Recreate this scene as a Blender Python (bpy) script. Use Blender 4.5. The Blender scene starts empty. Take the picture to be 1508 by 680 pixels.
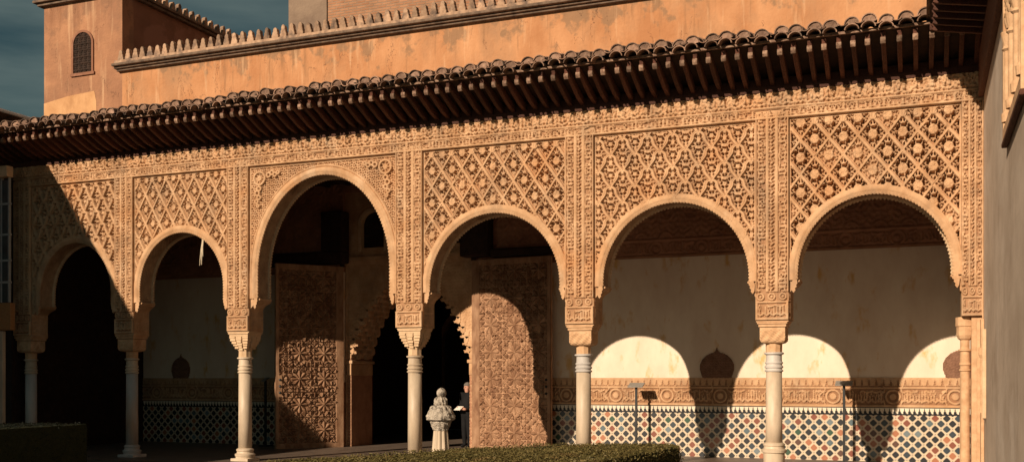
import bpy, math, random
import numpy as np
from mathutils import Vector, Matrix
random.seed(7); RNG = np.random.RandomState(7)
sc = bpy.context.scene
COL = sc.collection
PI = math.pi

# ------------------------------------------------------------------ camera
CAM_D, EYE, YAW, FPX = 15.8, 1.57, math.radians(21.7), 1524.0
cam = bpy.data.cameras.new('camera'); camo = bpy.data.objects.new('camera', cam); COL.objects.link(camo)
camo.location = (0, -CAM_D, EYE); camo.rotation_euler = (PI/2, 0, YAW)
cam.sensor_width = 36; cam.lens = 36*FPX/1508; cam.shift_y = 0.1446
cam.clip_start = 0.1; cam.clip_end = 2000
sc.camera = camo

# ------------------------------------------------------------------ light
SUN = Vector((0.30, 1.0, -0.43)).normalized()
ELEV = math.asin(-SUN.z); AZ = math.atan2(-SUN.x, -SUN.y)
w = bpy.data.worlds.new('World'); sc.world = w; w.use_nodes = True
nt = w.node_tree; nt.nodes.clear()
out = nt.nodes.new('ShaderNodeOutputWorld'); bg = nt.nodes.new('ShaderNodeBackground')
sky = nt.nodes.new('ShaderNodeTexSky'); sky.sky_type = 'NISHITA'; sky.sun_disc = False
sky.sun_elevation = ELEV; sky.sun_rotation = AZ; sky.air_density = 1.0; sky.dust_density = 0.4; sky.ozone_density = 1.6
tc = nt.nodes.new('ShaderNodeTexCoord'); mp = nt.nodes.new('ShaderNodeMapping'); mp.inputs['Scale'].default_value = (1, 1, 5.5); mp.inputs['Location'].default_value = (.35, .2, .1)
nz = nt.nodes.new('ShaderNodeTexNoise'); nz.inputs['Scale'].default_value = 4.6; nz.inputs['Detail'].default_value = 6; nz.inputs['Roughness'].default_value = 0.5
rp = nt.nodes.new('ShaderNodeValToRGB'); rp.color_ramp.elements[0].position = 0.38; rp.color_ramp.elements[1].position = 0.62
rp.color_ramp.elements[0].color = (0, 0, 0, 1); rp.color_ramp.elements[1].color = (0.55, 0.55, 0.55, 1)
tint = nt.nodes.new('ShaderNodeMixRGB'); tint.blend_type = 'MULTIPLY'; tint.inputs[0].default_value = 1; tint.inputs[2].default_value = (0.34, 0.43, 0.33, 1)
cl = nt.nodes.new('ShaderNodeMixRGB'); cl.inputs[2].default_value = (2.3, 3.0, 2.8, 1)
nt.links.new(tc.outputs['Generated'], mp.inputs[0]); nt.links.new(mp.outputs[0], nz.inputs['Vector'])
nt.links.new(nz.outputs['Fac'], rp.inputs[0]); nt.links.new(sky.outputs[0], tint.inputs[1])
nt.links.new(rp.outputs[0], cl.inputs[0]); nt.links.new(tint.outputs[0], cl.inputs[1])
nt.links.new(cl.outputs[0], bg.inputs[0]); nt.links.new(bg.outputs[0], out.inputs[0])
bg.inputs[1].default_value = 0.052
sl = bpy.data.lights.new('sun', 'SUN'); sl.energy = 5.0; sl.angle = math.radians(0.5); sl.color = (1.0, 0.79, 0.58)
so = bpy.data.objects.new('sun', sl); COL.objects.link(so)
so.rotation_euler = SUN.to_track_quat('-Z', 'Y').to_euler(); so.location = (-6, -30, 18)
sc.view_settings.view_transform = 'Standard'; sc.view_settings.look = 'None'
sc.view_settings.exposure = 0.22; sc.view_settings.gamma = 1.0; sc.view_settings.use_curve_mapping = False

# ------------------------------------------------------------------ helpers
def at(px, py, Y):
    """photo pixel -> (X, Z) on the real plane y = Y"""
    phi = math.atan((px-754)/FPX); a = phi-YAW; D = CAM_D+Y
    zc = D*math.cos(phi)/math.cos(a)
    return D*math.tan(a), EYE+(558-py)*zc/FPX
def ax(px, Y): return at(px, 558, Y)[0]

def tag(o, label=None, cat=None, group=None, kind=None):
    if label: o['label'] = label
    if cat: o['category'] = cat
    if group: o['group'] = group
    if kind: o['kind'] = kind
    return o
def thing(name, label, cat, loc=(0, 0, 0), rz=0, group=None, kind=None):
    o = bpy.data.objects.new(name, None); COL.objects.link(o); o.empty_display_size = .2
    o.location = loc; o.rotation_euler = (0, 0, rz)
    return tag(o, label, cat, group, kind)

class MB:
    def __init__(s): s.v = []; s.f = []
    def add(s, vs, fs):
        n = len(s.v); s.v += [tuple(v) for v in vs]; s.f += [tuple(i+n for i in f) for f in fs]; return s
    def box(s, x0, x1, y0, y1, z0, z1):
        return s.add([(x0,y0,z0),(x1,y0,z0),(x1,y1,z0),(x0,y1,z0),(x0,y0,z1),(x1,y0,z1),(x1,y1,z1),(x0,y1,z1)],
                     [(0,3,2,1),(4,5,6,7),(0,1,5,4),(1,2,6,5),(2,3,7,6),(3,0,4,7)])
    def prism(s, poly, f):           # poly: 2D outline, f(a,b,t): t in 0,1 -> 3D
        n = len(poly)
        return s.add([f(a, b, 0) for a, b in poly]+[f(a, b, 1) for a, b in poly],
                     [tuple(range(n))[::-1], tuple(range(n, 2*n))]+[(i, (i+1) % n, (i+1) % n+n, i+n) for i in range(n)])
    def lathe(s, prof, cx, cy, n=28, fl=0, nf=0):
        vs = []; fs = []
        for r, z in prof:
            for k in range(n):
                a = 2*PI*k/n; rr = r*(1+(fl*math.cos(nf*a) if nf else 0))
                vs.append((cx+rr*math.cos(a), cy+rr*math.sin(a), z))
        for i in range(len(prof)-1):
            for k in range(n):
                fs.append((i*n+k, i*n+(k+1) % n, (i+1)*n+(k+1) % n, (i+1)*n+k))
        fs.append(tuple(range(n))[::-1]); fs.append(tuple((len(prof)-1)*n+k for k in range(n)))
        return s.add(vs, fs)
    def tube(s, pts, r, n=6):
        vs = []; fs = []; m = len(pts)
        rs = r if isinstance(r, (list, tuple)) else [r]*m
        for i, p in enumerate(pts):
            p = Vector(p); d = (Vector(pts[min(i+1, m-1)])-Vector(pts[max(i-1, 0)])).normalized()
            u = d.cross(Vector((0, 0, 1))); u = u.normalized() if u.length > .05 else Vector((1, 0, 0)); v = d.cross(u)
            for k in range(n):
                a = 2*PI*k/n; vs.append(tuple(p+u*math.cos(a)*rs[i]+v*math.sin(a)*rs[i]))
        for i in range(m-1):
            for k in range(n): fs.append((i*n+k, i*n+(k+1) % n, (i+1)*n+(k+1) % n, (i+1)*n+k))
        fs.append(tuple(range(n))[::-1]); fs.append(tuple((m-1)*n+k for k in range(n)))
        return s.add(vs, fs)
    def build(s, name, mat, parent=None, smooth=False, bevel=0):
        me = bpy.data.meshes.new(name); me.from_pydata(s.v, [], s.f); me.update()
        me.materials.append(mat)
        if smooth: me.shade_smooth() if hasattr(me, 'shade_smooth') else None
        o = bpy.data.objects.new(name, me); COL.objects.link(o)
        if parent: o.parent = parent
        if bevel:
            b = o.modifiers.new('bevel', 'BEVEL'); b.width = bevel; b.segments = 2; b.limit_method = 'ANGLE'
        return o

def sstep(a, b, x):
    t = np.clip((x-a)/(b-a), 0, 1); return t*t*(3-2*t)
def hsh(i, s=0.0): return np.mod(np.sin(i*12.9898+s*78.233)*43758.5453, 1.0)

def grid_mesh(name, P, mat, parent=None, keep=None, smooth=True, paint=None):
    """P: (m, n, 3) array; keep: (m-1, n-1) bool"""
    m, n, _ = P.shape
    I = np.arange(m*n).reshape(m, n)
    Q = np.stack([I[:-1, :-1], I[:-1, 1:], I[1:, 1:], I[1:, :-1]], -1).reshape(-1, 4)
    if keep is not None: Q = Q[keep.reshape(-1)]
    used = np.unique(Q); mp_ = np.full(m*n, -1); mp_[used] = np.arange(len(used)); Q = mp_[Q]
    V = P.reshape(-1, 3)[used]
    me = bpy.data.meshes.new(name)
    me.vertices.add(len(V)); me.vertices.foreach_set('co', V.astype(np.float32).ravel())
    me.loops.add(Q.size); me.loops.foreach_set('vertex_index', Q.astype(np.int32).ravel())
    me.polygons.add(len(Q)); me.polygons.foreach_set('loop_start', np.arange(0, Q.size, 4, dtype=np.int32))
    me.polygons.foreach_set('loop_total', np.full(len(Q), 4, dtype=np.int32))
    if smooth: me.polygons.foreach_set('use_smooth', np.ones(len(Q), dtype=bool))
    me.update(calc_edges=True); me.materials.append(mat)
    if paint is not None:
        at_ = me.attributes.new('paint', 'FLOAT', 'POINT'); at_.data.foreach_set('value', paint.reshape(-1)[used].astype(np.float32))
    o = bpy.data.objects.new(name, me); COL.objects.link(o)
    if parent: o.parent = parent
    return o
def relief(name, mat, parent, x0, x1, z0, z1, hf, y0, step=.009, keep=None, tf=None, paint=None):
    nx = max(3, int((x1-x0)/step)); nz_ = max(3, int((z1-z0)/step))
    X, Z = np.meshgrid(np.linspace(x0, x1, nx), np.linspace(z0, z1, nz_))
    H = hf(X, Z); P = np.stack([X, y0-H, Z], -1)
    if tf is not None: P = tf(P)
    k = None
    if keep is not None:
        Xc = (X[:-1, :-1]+X[1:, 1:])/2; Zc = (Z[:-1, :-1]+Z[1:, 1:])/2; k = keep(Xc, Zc)
    return grid_mesh(name, P, mat, parent, k, paint=None if paint is None else paint(X, Z))

# ------------------------------------------------------------------ carved patterns (heights in metres)
def arabesque(X, Z, s=.05, ph=0.0):
    a = 2*PI/s
    t = np.sin(a*X+1.4*np.sin(a*.5*Z+ph))+np.sin(a*Z+1.4*np.sin(a*.5*X+1.7*ph+.8))+.5*np.sin(a*.37*(X+Z)+2)
    return .5+.5*np.tanh(2.2*t)
def sebka(X, Z, a, b, wob, x0, ztop):
    u = (X-x0)/a; v = (Z-ztop)/b
    p = u+v; q = u-v
    p2 = p+wob*np.sin(2*PI*q)*.5; q2 = q+wob*np.sin(2*PI*p)*.5
    L = 1/math.sqrt(1/a**2+1/b**2)
    dp = np.abs(p2-np.round(p2))*L; dq = np.abs(q2-np.round(q2))*L
    px = p-np.floor(p)-.5; qx = q-np.floor(q)-.5
    nx = (px+qx)/2; nzz = (px-qx)/2            # -.5 .. .5 inside the lozenge
    lx = a*nx; lz = b*nzz*.86
    if wob: lz = lz+.02
    r = np.hypot(lx, lz); th = np.arctan2(lz, lx)
    R = a*.15
    ros = sstep(R*1.08, R*.92, r)
    leaf = arabesque(X, Z, a*.16, 0.6)
    h = .016+.006*leaf
    h = h*(1-ros)+(.030+.007*np.cos(6*th)*np.sin(r/R*5))*ros
    ax_, az_ = np.abs(nx), np.abs(nzz)
    hole = sstep(.012, .005, np.abs(r-R*1.40)-.007)*(np.abs(np.sin(3*th+.5)) > .30)
    def ell(cx, cz, rx, rz, rot=0.):
        dx, dz = (ax_-cx)*a, (az_-cz)*b; c, sn = math.cos(rot), math.sin(rot)
        e = np.hypot((dx*c+dz*sn)/rx, (-dx*sn+dz*c)/rz); return sstep(1.15, .85, e)
    for e in ((.30, .055, .020, .011, .6), (.205, .165, .023, .011, -.9), (.11, .225, .012, .020, 0), (.05, .325, .010, .022, .2), (.385, .0, .012, .014, 0), (.28, .135, .016, .008, -.9), (.15, .275, .016, .008, -.9)):
        hole = np.maximum(hole, ell(*e))
    vein = np.exp(-((np.mod(r*28+th*1.2, 1)-.5)/.16)**2)*(1-ros)*(1-hole)
    cellr = hsh(np.floor(p)*3+np.floor(q)*7, 2.)
    h = h-.008*vein-(.05+.10*(cellr > .12))*hole*(1-ros)-.014*(cellr > .88)*ros
    h = h+.010*(arabesque(X*1.3+Z*.4, Z*1.2, .11, 2.)-.5)*(hole < .3)
    wear = arabesque(X*.31+Z*.12, Z*.27-X*.08, .19, 1.3)*.5+arabesque(X*.9, Z*.8, .23, .2)*.5
    band = np.maximum(sstep(.024, .019, dp), sstep(.019, .014, dq))
    groove = np.exp(-((dp-.0)/.005)**2)+np.exp(-(dq/.005)**2)*.6
    hb = .042-.010*groove-.016*sstep(.80, .95, wear)*(hsh(np.floor(p)+5*np.floor(q), 4.) > .5)
    side = ((p2-np.round(p2)) > 0)*sstep(.050, .042, dp)*(1-band)
    h = h*(1-side)-.020*side
    return h*(1-band)+hb*band
def ogee(X, Z, a, b, x0, zt):
    Rr = a*.215
    def cell(lx, lz):
        # lx in +-a/2 from the arch axis, lz from the arch centre
        al = np.abs(lx); r = np.hypot(lx, lz); th = np.arctan2(lz, lx)
        leg = Rr+(a/2-Rr)*sstep(0, b/2-Rr*.5, -lz)
        d = np.where(lz > 0, np.abs(r-Rr), np.abs(al-leg)*.80)
        ok = (lz < Rr+.04) & (lz > -(b/2-Rr*.35))
        rib = sstep(.023, .017, d)*ok
        inner = ((lz > 0) & (r < Rr)) | ((lz <= 0) & (al < leg)); inner = inner & ok
        sh = sstep(.040, .030, d)*ok*(lx > 0)*(~((lz > 0) & (r < Rr)))
        return rib, inner, sh, np.exp(-(d/.006)**2)*ok
    u = (X-x0); v = zt-Rr-.03-Z
    rib = np.zeros_like(X); sh = np.zeros_like(X); gr = np.zeros_like(X); hole = np.zeros_like(X); disc = np.zeros_like(X)
    for o in (0, 1):
        vv = v-o*b/2; j = np.round(vv/b); 
        for dj in (-1, 0, 1):
            lz = -(vv-(j+dj)*b); lx = np.mod(u-o*a/2+a/2, a)-a/2
            r_, in_, s_, g_ = cell(lx, lz)
            rib = np.maximum(rib, r_); sh = np.maximum(sh, s_); gr = np.maximum(gr, g_)
            al = np.abs(lx)
            def ell(cx, cz, rx, rz, rot=0.):
                dx, dz = al-cx*a, lz-cz*b; c, sn = math.cos(rot), math.sin(rot)
                return sstep(1.15, .85, np.hypot((dx*c+dz*sn)/rx, (-dx*sn+dz*c)/rz))
            for e in ((.085, .035, .010, .024, -.25), (.0, .10, .010, .012, 0), (.11, -.09, .012, .022, .5), (.055, -.20, .013, .022, -.6), (.19, -.20, .018, .012, .5), (.17, -.31, .012, .020, -.4), (.27, -.30, .016, .011, .4), (.07, -.36, .015, .013, 0), (.30, -.39, .012, .012, 0)):
                hole = np.maximum(hole, ell(*e))
            disc = np.maximum(disc, sstep(.030, .022, np.hypot(lx, lz+b*.115)))
            rx_ = al-a/2; rr_ = np.hypot(rx_, lz-.015); tt = np.arctan2(lz-.015, rx_)
            disc = np.maximum(disc, sstep(.036, .029, rr_))
            hole = np.maximum(hole, sstep(.012, .006, np.abs(rr_-.052)-.004)*(np.abs(np.cos(2.5*tt-.8)) > .45))
            hole = np.maximum(hole, sstep(1.15, .85, np.hypot((np.abs(rx_)-.070)/.011, (lz-.075)/.016)))
            hole = np.maximum(hole, sstep(1.15, .85, np.hypot((np.abs(rx_)-.028)/.010, (lz+.078)/.015)))
    h = .012+.010*arabesque(X, Z, .05, .6)+.014*disc
    h = h-.14*hole
    h = h*(1-sh)-.03*sh
    return h*(1-rib)+(.060-.014*gr)*rib
def script_band(U, V, s=.05, seed=0.0):   # V in 0..1
    i = np.floor(U/s); f = U/s-i
    h = .35+.6*hsh(i, seed); b = .1*hsh(i, seed+3)
    stem = sstep(.30, .20, np.abs(f-.5))*(V < h)*(V > .1)
    foot = sstep(.10, .06, np.abs(V-.2-.08*np.sin(2*PI*U/(s*2.3))))
    loop = sstep(.12, .07, np.abs(np.hypot((f-.5)*.8, (V-.62-b)*1.3)-.25))*(hsh(i, seed+1) > .55)
    top = sstep(.08, .05, np.abs(V-.85-.05*np.sin(2*PI*U/(s*3.1))))*(hsh(np.floor(i/2), seed+2) > .4)
    return np.clip(stem+foot+loop+top, 0, 1)
def strip_h(T, W, lo, hi):      # 1 inside the strip lo..hi of coordinate T
    return ((T > lo) & (T < hi)).astype(float)
def frame_lines(T, pos, wdt=.006): 
    r = np.zeros_like(T)
    for p in pos: r = np.maximum(r, sstep(wdt*1.6, wdt*.6, np.abs(T-p)))
    return r

# ------------------------------------------------------------------ materials
def N(nt_, t, **k):
    n = nt_.nodes.new(t)
    for a, b in k.items():
        if a in n.inputs: n.inputs[a].default_value = b
        else: setattr(n, a, b)
    return n
def mat(name, c1, c2, scale=3, rough=.85, bump=.15, bscale=60, c3=None, stretch=(1, 1, 1), spec=.25, ramp=(.35, .65), detail=8, c3pos=(.58, .7), c3scale=1.1, bdist=.01):
    m = bpy.data.materials.new(name); m.use_nodes = True; t = m.node_tree; L = t.links
    bs = t.nodes['Principled BSDF']; bs.inputs['Roughness'].default_value = rough; bs.inputs['Specular IOR Level'].default_value = spec
    co = N(t, 'ShaderNodeNewGeometry'); mpp = N(t, 'ShaderNodeMapping'); mpp.inputs['Scale'].default_value = stretch
    L.new(co.outputs['Position'], mpp.inputs[0])
    n1 = N(t, 'ShaderNodeTexNoise'); n1.inputs['Scale'].default_value = scale; n1.inputs['Detail'].default_value = detail; n1.inputs['Roughness'].default_value = .62
    L.new(mpp.outputs[0], n1.inputs['Vector'])
    r = N(t, 'ShaderNodeValToRGB'); r.color_ramp.elements[0].position = ramp[0]; r.color_ramp.elements[1].position = ramp[1]
    r.color_ramp.elements[0].color = (*c1, 1); r.color_ramp.elements[1].color = (*c2, 1)
    L.new(n1.outputs['Fac'], r.inputs[0]); last = r.outputs[0]
    if c3:
        n3 = N(t, 'ShaderNodeTexNoise'); n3.inputs['Scale'].default_value = c3scale; n3.inputs['Detail'].default_value = 9; n3.inputs['Roughness'].default_value = .6
        off = N(t, 'ShaderNodeMapping'); off.inputs['Location'].default_value = (7.3, 1.1, 4.2); off.inputs['Scale'].default_value = stretch
        L.new(co.outputs['Position'], off.inputs[0]); L.new(off.outputs[0], n3.inputs['Vector'])
        r3 = N(t, 'ShaderNodeMapRange'); r3.inputs[1].default_value = c3pos[0]; r3.inputs[2].default_value = c3pos[1]
        L.new(n3.outputs['Fac'], r3.inputs[0])
        mx = N(t, 'ShaderNodeMixRGB'); mx.inputs[2].default_value = (*c3, 1)
        L.new(r3.outputs[0], mx.inputs[0]); L.new(last, mx.inputs[1]); last = mx.outputs[0]
    L.new(last, bs.inputs['Base Color'])
    if bump:
        nb = N(t, 'ShaderNodeTexNoise'); nb.inputs['Scale'].default_value = bscale; nb.inputs['Detail'].default_value = 6
        L.new(mpp.outputs[0], nb.inputs['Vector'])
        b = N(t, 'ShaderNodeBump'); b.inputs['Strength'].default_value = bump; b.inputs['Distance'].default_value = bdist
        L.new(nb.outputs['Fac'], b.inputs['Height']); L.new(b.outputs[0], bs.inputs['Normal'])
    m['last'] = ''
    return m
M = {}
M['stucco'] = mat('carved_stucco', (.42, .245, .13), (.61, .395, .235), 3.2, .9, .5, 55, c3=(.50, .26, .12), bdist=.012, c3pos=(.55, .75))
M['stucco_pale'] = mat('pale_stucco', (.52, .36, .22), (.66, .48, .31), 6, .9, .4, 70, c3=(.5, .3, .16), c3pos=(.6, .8))
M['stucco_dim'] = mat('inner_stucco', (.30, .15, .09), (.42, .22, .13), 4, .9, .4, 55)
M['plaster'] = mat('orange_plaster', (.40, .185, .085), (.53, .275, .14), 1.6, .92, .4, 25, c3=(.36, .20, .11), stretch=(1, 1, .55), c3pos=(.52, .72), bdist=.02)
M['plaster_patch'] = mat('repaired_plaster', (.48, .26, .125), (.60, .35, .18), 2.2, .92, .3, 25)
M['plaster_old'] = mat('old_red_plaster', (.29, .145, .085), (.40, .205, .115), 1.4, .92, .5, 18, c3=(.27, .14, .085), c3pos=(.5, .66), bdist=.02)
M['plaster_side'] = mat('side_plaster', (.20, .095, .06), (.27, .13, .08), 1.2, .92, .3, 18, c3=(.30, .15, .10), c3pos=(.5, .55))  # darker than the front: shade on the tower's flank put into the colour
M['wall_cream'] = mat('cream_plaster', (.70, .57, .45), (.80, .69, .56), 1.3, .9, .3, 20, c3=(.66, .42, .18), stretch=(1.5, 1, .7), c3pos=(.56, .68), c3scale=2.6)
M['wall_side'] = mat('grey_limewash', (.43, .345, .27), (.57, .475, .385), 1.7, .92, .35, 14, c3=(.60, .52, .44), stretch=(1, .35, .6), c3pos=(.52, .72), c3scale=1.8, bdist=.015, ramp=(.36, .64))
M['marble'] = mat('weathered_marble', (.46, .37, .27), (.64, .52, .39), 5, .5, .12, 40, c3=(.50, .34, .2), stretch=(1, 1, .25), spec=.4, c3pos=(.58, .8))
M['marble_grey'] = mat('grey_marble', (.40, .38, .36), (.58, .54, .50), 4, .45, .1, 40, c3=(.46, .30, .2), stretch=(1, 1, .3), spec=.4)
M['capital'] = mat('capital_stone', (.48, .29, .16), (.64, .42, .25), 9, .8, .35, 60, c3=(.42, .22, .11))
M['wood'] = mat('dark_eave_wood', (.055, .020, .013), (.115, .046, .028), 14, .75, .4, 40, stretch=(4, 1, 4))
M['wood_tip'] = mat('lit_rafter_wood', (.13, .07, .045), (.36, .24, .17), 22, .8, .4, 50)  # paler wood for the tips: sunlight on them put into the colour
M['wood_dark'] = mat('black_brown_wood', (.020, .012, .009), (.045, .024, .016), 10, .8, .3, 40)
M['door'] = mat('old_door_wood', (.27, .145, .08), (.50, .31, .19), 8, .75, .4, 50, stretch=(1, 1, .4), c3=(.17, .08, .045), c3scale=3)
M['tile'] = mat('roof_tile', (.11, .065, .045), (.26, .16, .11), 9, .9, .5, 50, c3=(.07, .055, .045), c3pos=(.5, .65), c3scale=5)
M['tile_end'] = mat('mortared_tile_end', (.20, .12, .085), (.34, .22, .16), 14, .9, .4, 60, c3=(.12, .08, .06), c3scale=8)
M['merlon'] = mat('merlon_terracotta', (.32, .20, .13), (.50, .34, .23), 9, .9, .5, 40, c3=(.14, .10, .08), c3scale=4, c3pos=(.48, .66))
M['ledge'] = mat('ledge_stone', (.09, .065, .05), (.20, .14, .10), 6, .9, .5, 40)
M['ground'] = mat('courtyard_paving', (.04, .035, .03), (.07, .06, .05), 2, .8, .2, 30)
M['floor'] = mat('gallery_floor', (.12, .09, .07), (.18, .14, .11), 3, .5, .1, 30)
M['iron'] = mat('dark_iron', (.02, .022, .024), (.035, .035, .035), 20, .5, .1, 50)
M['signp'] = mat('sign_panel', (.20, .19, .17), (.28, .26, .24), 10, .5, 0)
M['stone'] = mat('grey_carved_stone', (.36, .31, .25), (.56, .50, .42), 22, .9, .8, 50, c3=(.14, .12, .10), c3scale=18, c3pos=(.5, .62), bdist=.03)
M['hedge'] = mat('hedge_core', (.018, .022, .008), (.03, .034, .012), 20, .9, .4, 60)
M['leaf'] = mat('myrtle_leaf', (.075, .068, .020), (.17, .13, .045), 9, .6, 0, spec=.3, c3=(.22, .14, .055), c3scale=3)
M['leaf_shade'] = mat('shade_dark_myrtle_leaf', (.004, .007, .004), (.009, .013, .006), 9, .6, 0, spec=.3)  # near-black leaves: shade on the left hedge put into their colour
M['coat'] = mat('black_coat', (.005, .005, .006), (.009, .009, .010), 9, .85, .1, 60)
M['skin'] = mat('skin', (.50, .27, .19), (.56, .31, .22), 9, .6, 0)
M['hair'] = mat('grey_hair', (.10, .09, .08), (.2, .18, .16), 60, .8, .3, 90)
M['paper'] = mat('paper', (.75, .72, .65), (.8, .77, .7), 9, .8, 0)
M['rope'] = mat('pale_rope', (.50, .42, .30), (.64, .55, .42), 20, .9, .2, 90)
M['glass'] = mat('dusty_glass', (.03, .05, .06), (.05, .08, .09), 3, .15, 0, spec=.6)
M['timber'] = mat('new_timber', (.32, .15, .06), (.42, .22, .09), 12, .7, .2, 40, stretch=(1, 1, 4))
M['metal'] = mat('grey_metal', (.30, .32, .33), (.38, .40, .40), 10, .4, 0, spec=.6)
M['alfarje'] = mat('ceiling_wood', (.03, .016, .01), (.06, .03, .02), 6, .8, .2, 30)
M['gutter'] = mat('white_gutter', (.7, .7, .68), (.78, .78, .76), 5, .5, 0)

M['soffit'] = mat('soffit_stucco', (.36, .22, .13), (.52, .34, .20), 6, .92, .5, 60, c3=(.18, .09, .05))
M['medal'] = mat('old_medallion_stucco', (.16, .085, .055), (.24, .13, .085), 9, .9, .4, 55)
def grime(m, col, amt, sc_, lo, hi):
    t = m.node_tree; L = t.links; bs = t.nodes['Principled BSDF']; src = bs.inputs['Base Color'].links[0].from_socket
    g_ = N(t, 'ShaderNodeNewGeometry'); mp_ = N(t, 'ShaderNodeMapping'); mp_.inputs['Scale'].default_value = (1, 1, .55); L.new(g_.outputs['Position'], mp_.inputs[0])
    n = N(t, 'ShaderNodeTexNoise'); n.inputs['Scale'].default_value = sc_; n.inputs['Detail'].default_value = 10; n.inputs['Roughness'].default_value = .68; L.new(mp_.outputs[0], n.inputs['Vector'])
    r = N(t, 'ShaderNodeMapRange'); r.inputs[1].default_value = lo; r.inputs[2].default_value = hi; r.inputs[4].default_value = amt; L.new(n.outputs['Fac'], r.inputs[0])
    x = N(t, 'ShaderNodeMixRGB'); x.inputs[2].default_value = (*col, 1); L.new(r.outputs[0], x.inputs[0]); L.new(src, x.inputs[1]); L.new(x.outputs[0], bs.inputs['Base Color'])
def stain(m, ztop, depth, col, scale=2.4):
    t = m.node_tree; L = t.links; bs = t.nodes['Principled BSDF']; src = bs.inputs['Base Color'].links[0].from_socket
    g_ = N(t, 'ShaderNodeNewGeometry'); sp = N(t, 'ShaderNodeSeparateXYZ'); L.new(g_.outputs['Position'], sp.inputs[0])
    def noise(st, sc_, loc, det=7):
        mp_ = N(t, 'ShaderNodeMapping'); mp_.inputs['Scale'].default_value = st; mp_.inputs['Location'].default_value = loc
        L.new(g_.outputs['Position'], mp_.inputs[0]); n = N(t, 'ShaderNodeTexNoise'); n.inputs['Scale'].default_value = sc_; n.inputs['Detail'].default_value = det; n.inputs['Roughness'].default_value = .6
        L.new(mp_.outputs[0], n.inputs['Vector']); return n.outputs['Fac']
    def mt(op, a, b, cl=False):
        n = N(t, 'ShaderNodeMath'); n.operation = op; n.use_clamp = cl
        for i, v in enumerate((a, b)):
            if isinstance(v, (int, float)): n.inputs[i].default_value = v
            else: L.new(v, n.inputs[i])
        return n.outputs[0]
    d = mt('DIVIDE', mt('SUBTRACT', ztop, sp.outputs[2]), depth)          # 0 at the ledge, 1 below
    n1 = noise((1, 1, .9), scale, (3, 1, 2)); n2 = noise((1, 1, .10), scale*2.6, (9, 2, 1)); n3 = noise((1, 1, 1), 9, (0, 0, 0))
    a = mt('MULTIPLY', mt('SUBTRACT', mt('ADD', mt('MULTIPLY', n1, 2.4), mt('MULTIPLY', n3, .5)), mt('ADD', mt('MULTIPLY', d, .60), 1.30)), 5, True)
    b = mt('MULTIPLY', mt('SUBTRACT', n2, mt('ADD', mt('MULTIPLY', d, .10), .52)), 6, True)
    c = mt('MULTIPLY', noise((1, 1, .10), scale*3.1, (1, 5, 7)), 1)
    c = mt('MULTIPLY', mt('SUBTRACT', c, .575), 7, True)
    m1 = N(t, 'ShaderNodeMixRGB'); m1.inputs[2].default_value = (*col, 1); L.new(mt('MULTIPLY', a, .75), m1.inputs[0]); L.new(src, m1.inputs[1])
    m2 = N(t, 'ShaderNodeMixRGB'); m2.inputs[2].default_value = (col[0]*.9, col[1]*.8, col[2]*.7, 1); L.new(mt('MULTIPLY', b, .7), m2.inputs[0]); L.new(m1.outputs[0], m2.inputs[1])
    m3 = N(t, 'ShaderNodeMixRGB'); m3.inputs[2].default_value = (.62, .40, .24, 1); L.new(mt('MULTIPLY', c, .55), m3.inputs[0]); L.new(m2.outputs[0], m3.inputs[1])
    cr = noise((1, 1, .45), 1.3, (4, 4, 4), 10)
    ck = mt('LESS_THAN', mt('ABSOLUTE', mt('SUBTRACT', cr, .5), 0), .0022); gate = mt('GREATER_THAN', noise((1, 1, 1), .9, (8, 3, 1), 2), .52)
    m4 = N(t, 'ShaderNodeMixRGB'); m4.inputs[2].default_value = (.10, .05, .03, 1); L.new(mt('MULTIPLY', mt('MULTIPLY', ck, gate), .8), m4.inputs[0]); L.new(m3.outputs[0], m4.inputs[1])
    L.new(m4.outputs[0], bs.inputs['Base Color'])
    bp = [n for n in t.nodes if n.type == 'BUMP'][0]; b2 = N(t, 'ShaderNodeBump'); b2.inputs['Strength'].default_value = .6; b2.inputs['Distance'].default_value = .05
    L.new(noise((1, 1, 1), 2.8, (2, 2, 2), 4), b2.inputs['Height']); L.new(bp.outputs[0], b2.inputs['Normal']); L.new(b2.outputs[0], bs.inputs['Normal'])
stain(M['plaster'], 9.27, 1.1, (.24, .15, .09))
grime(M['plaster_patch'], (.40, .21, .10), .8, 2.2, .50, .62)
stain(M['plaster_old'], 11.2, 2.2, (.24, .13, .08), 1.6)
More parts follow.
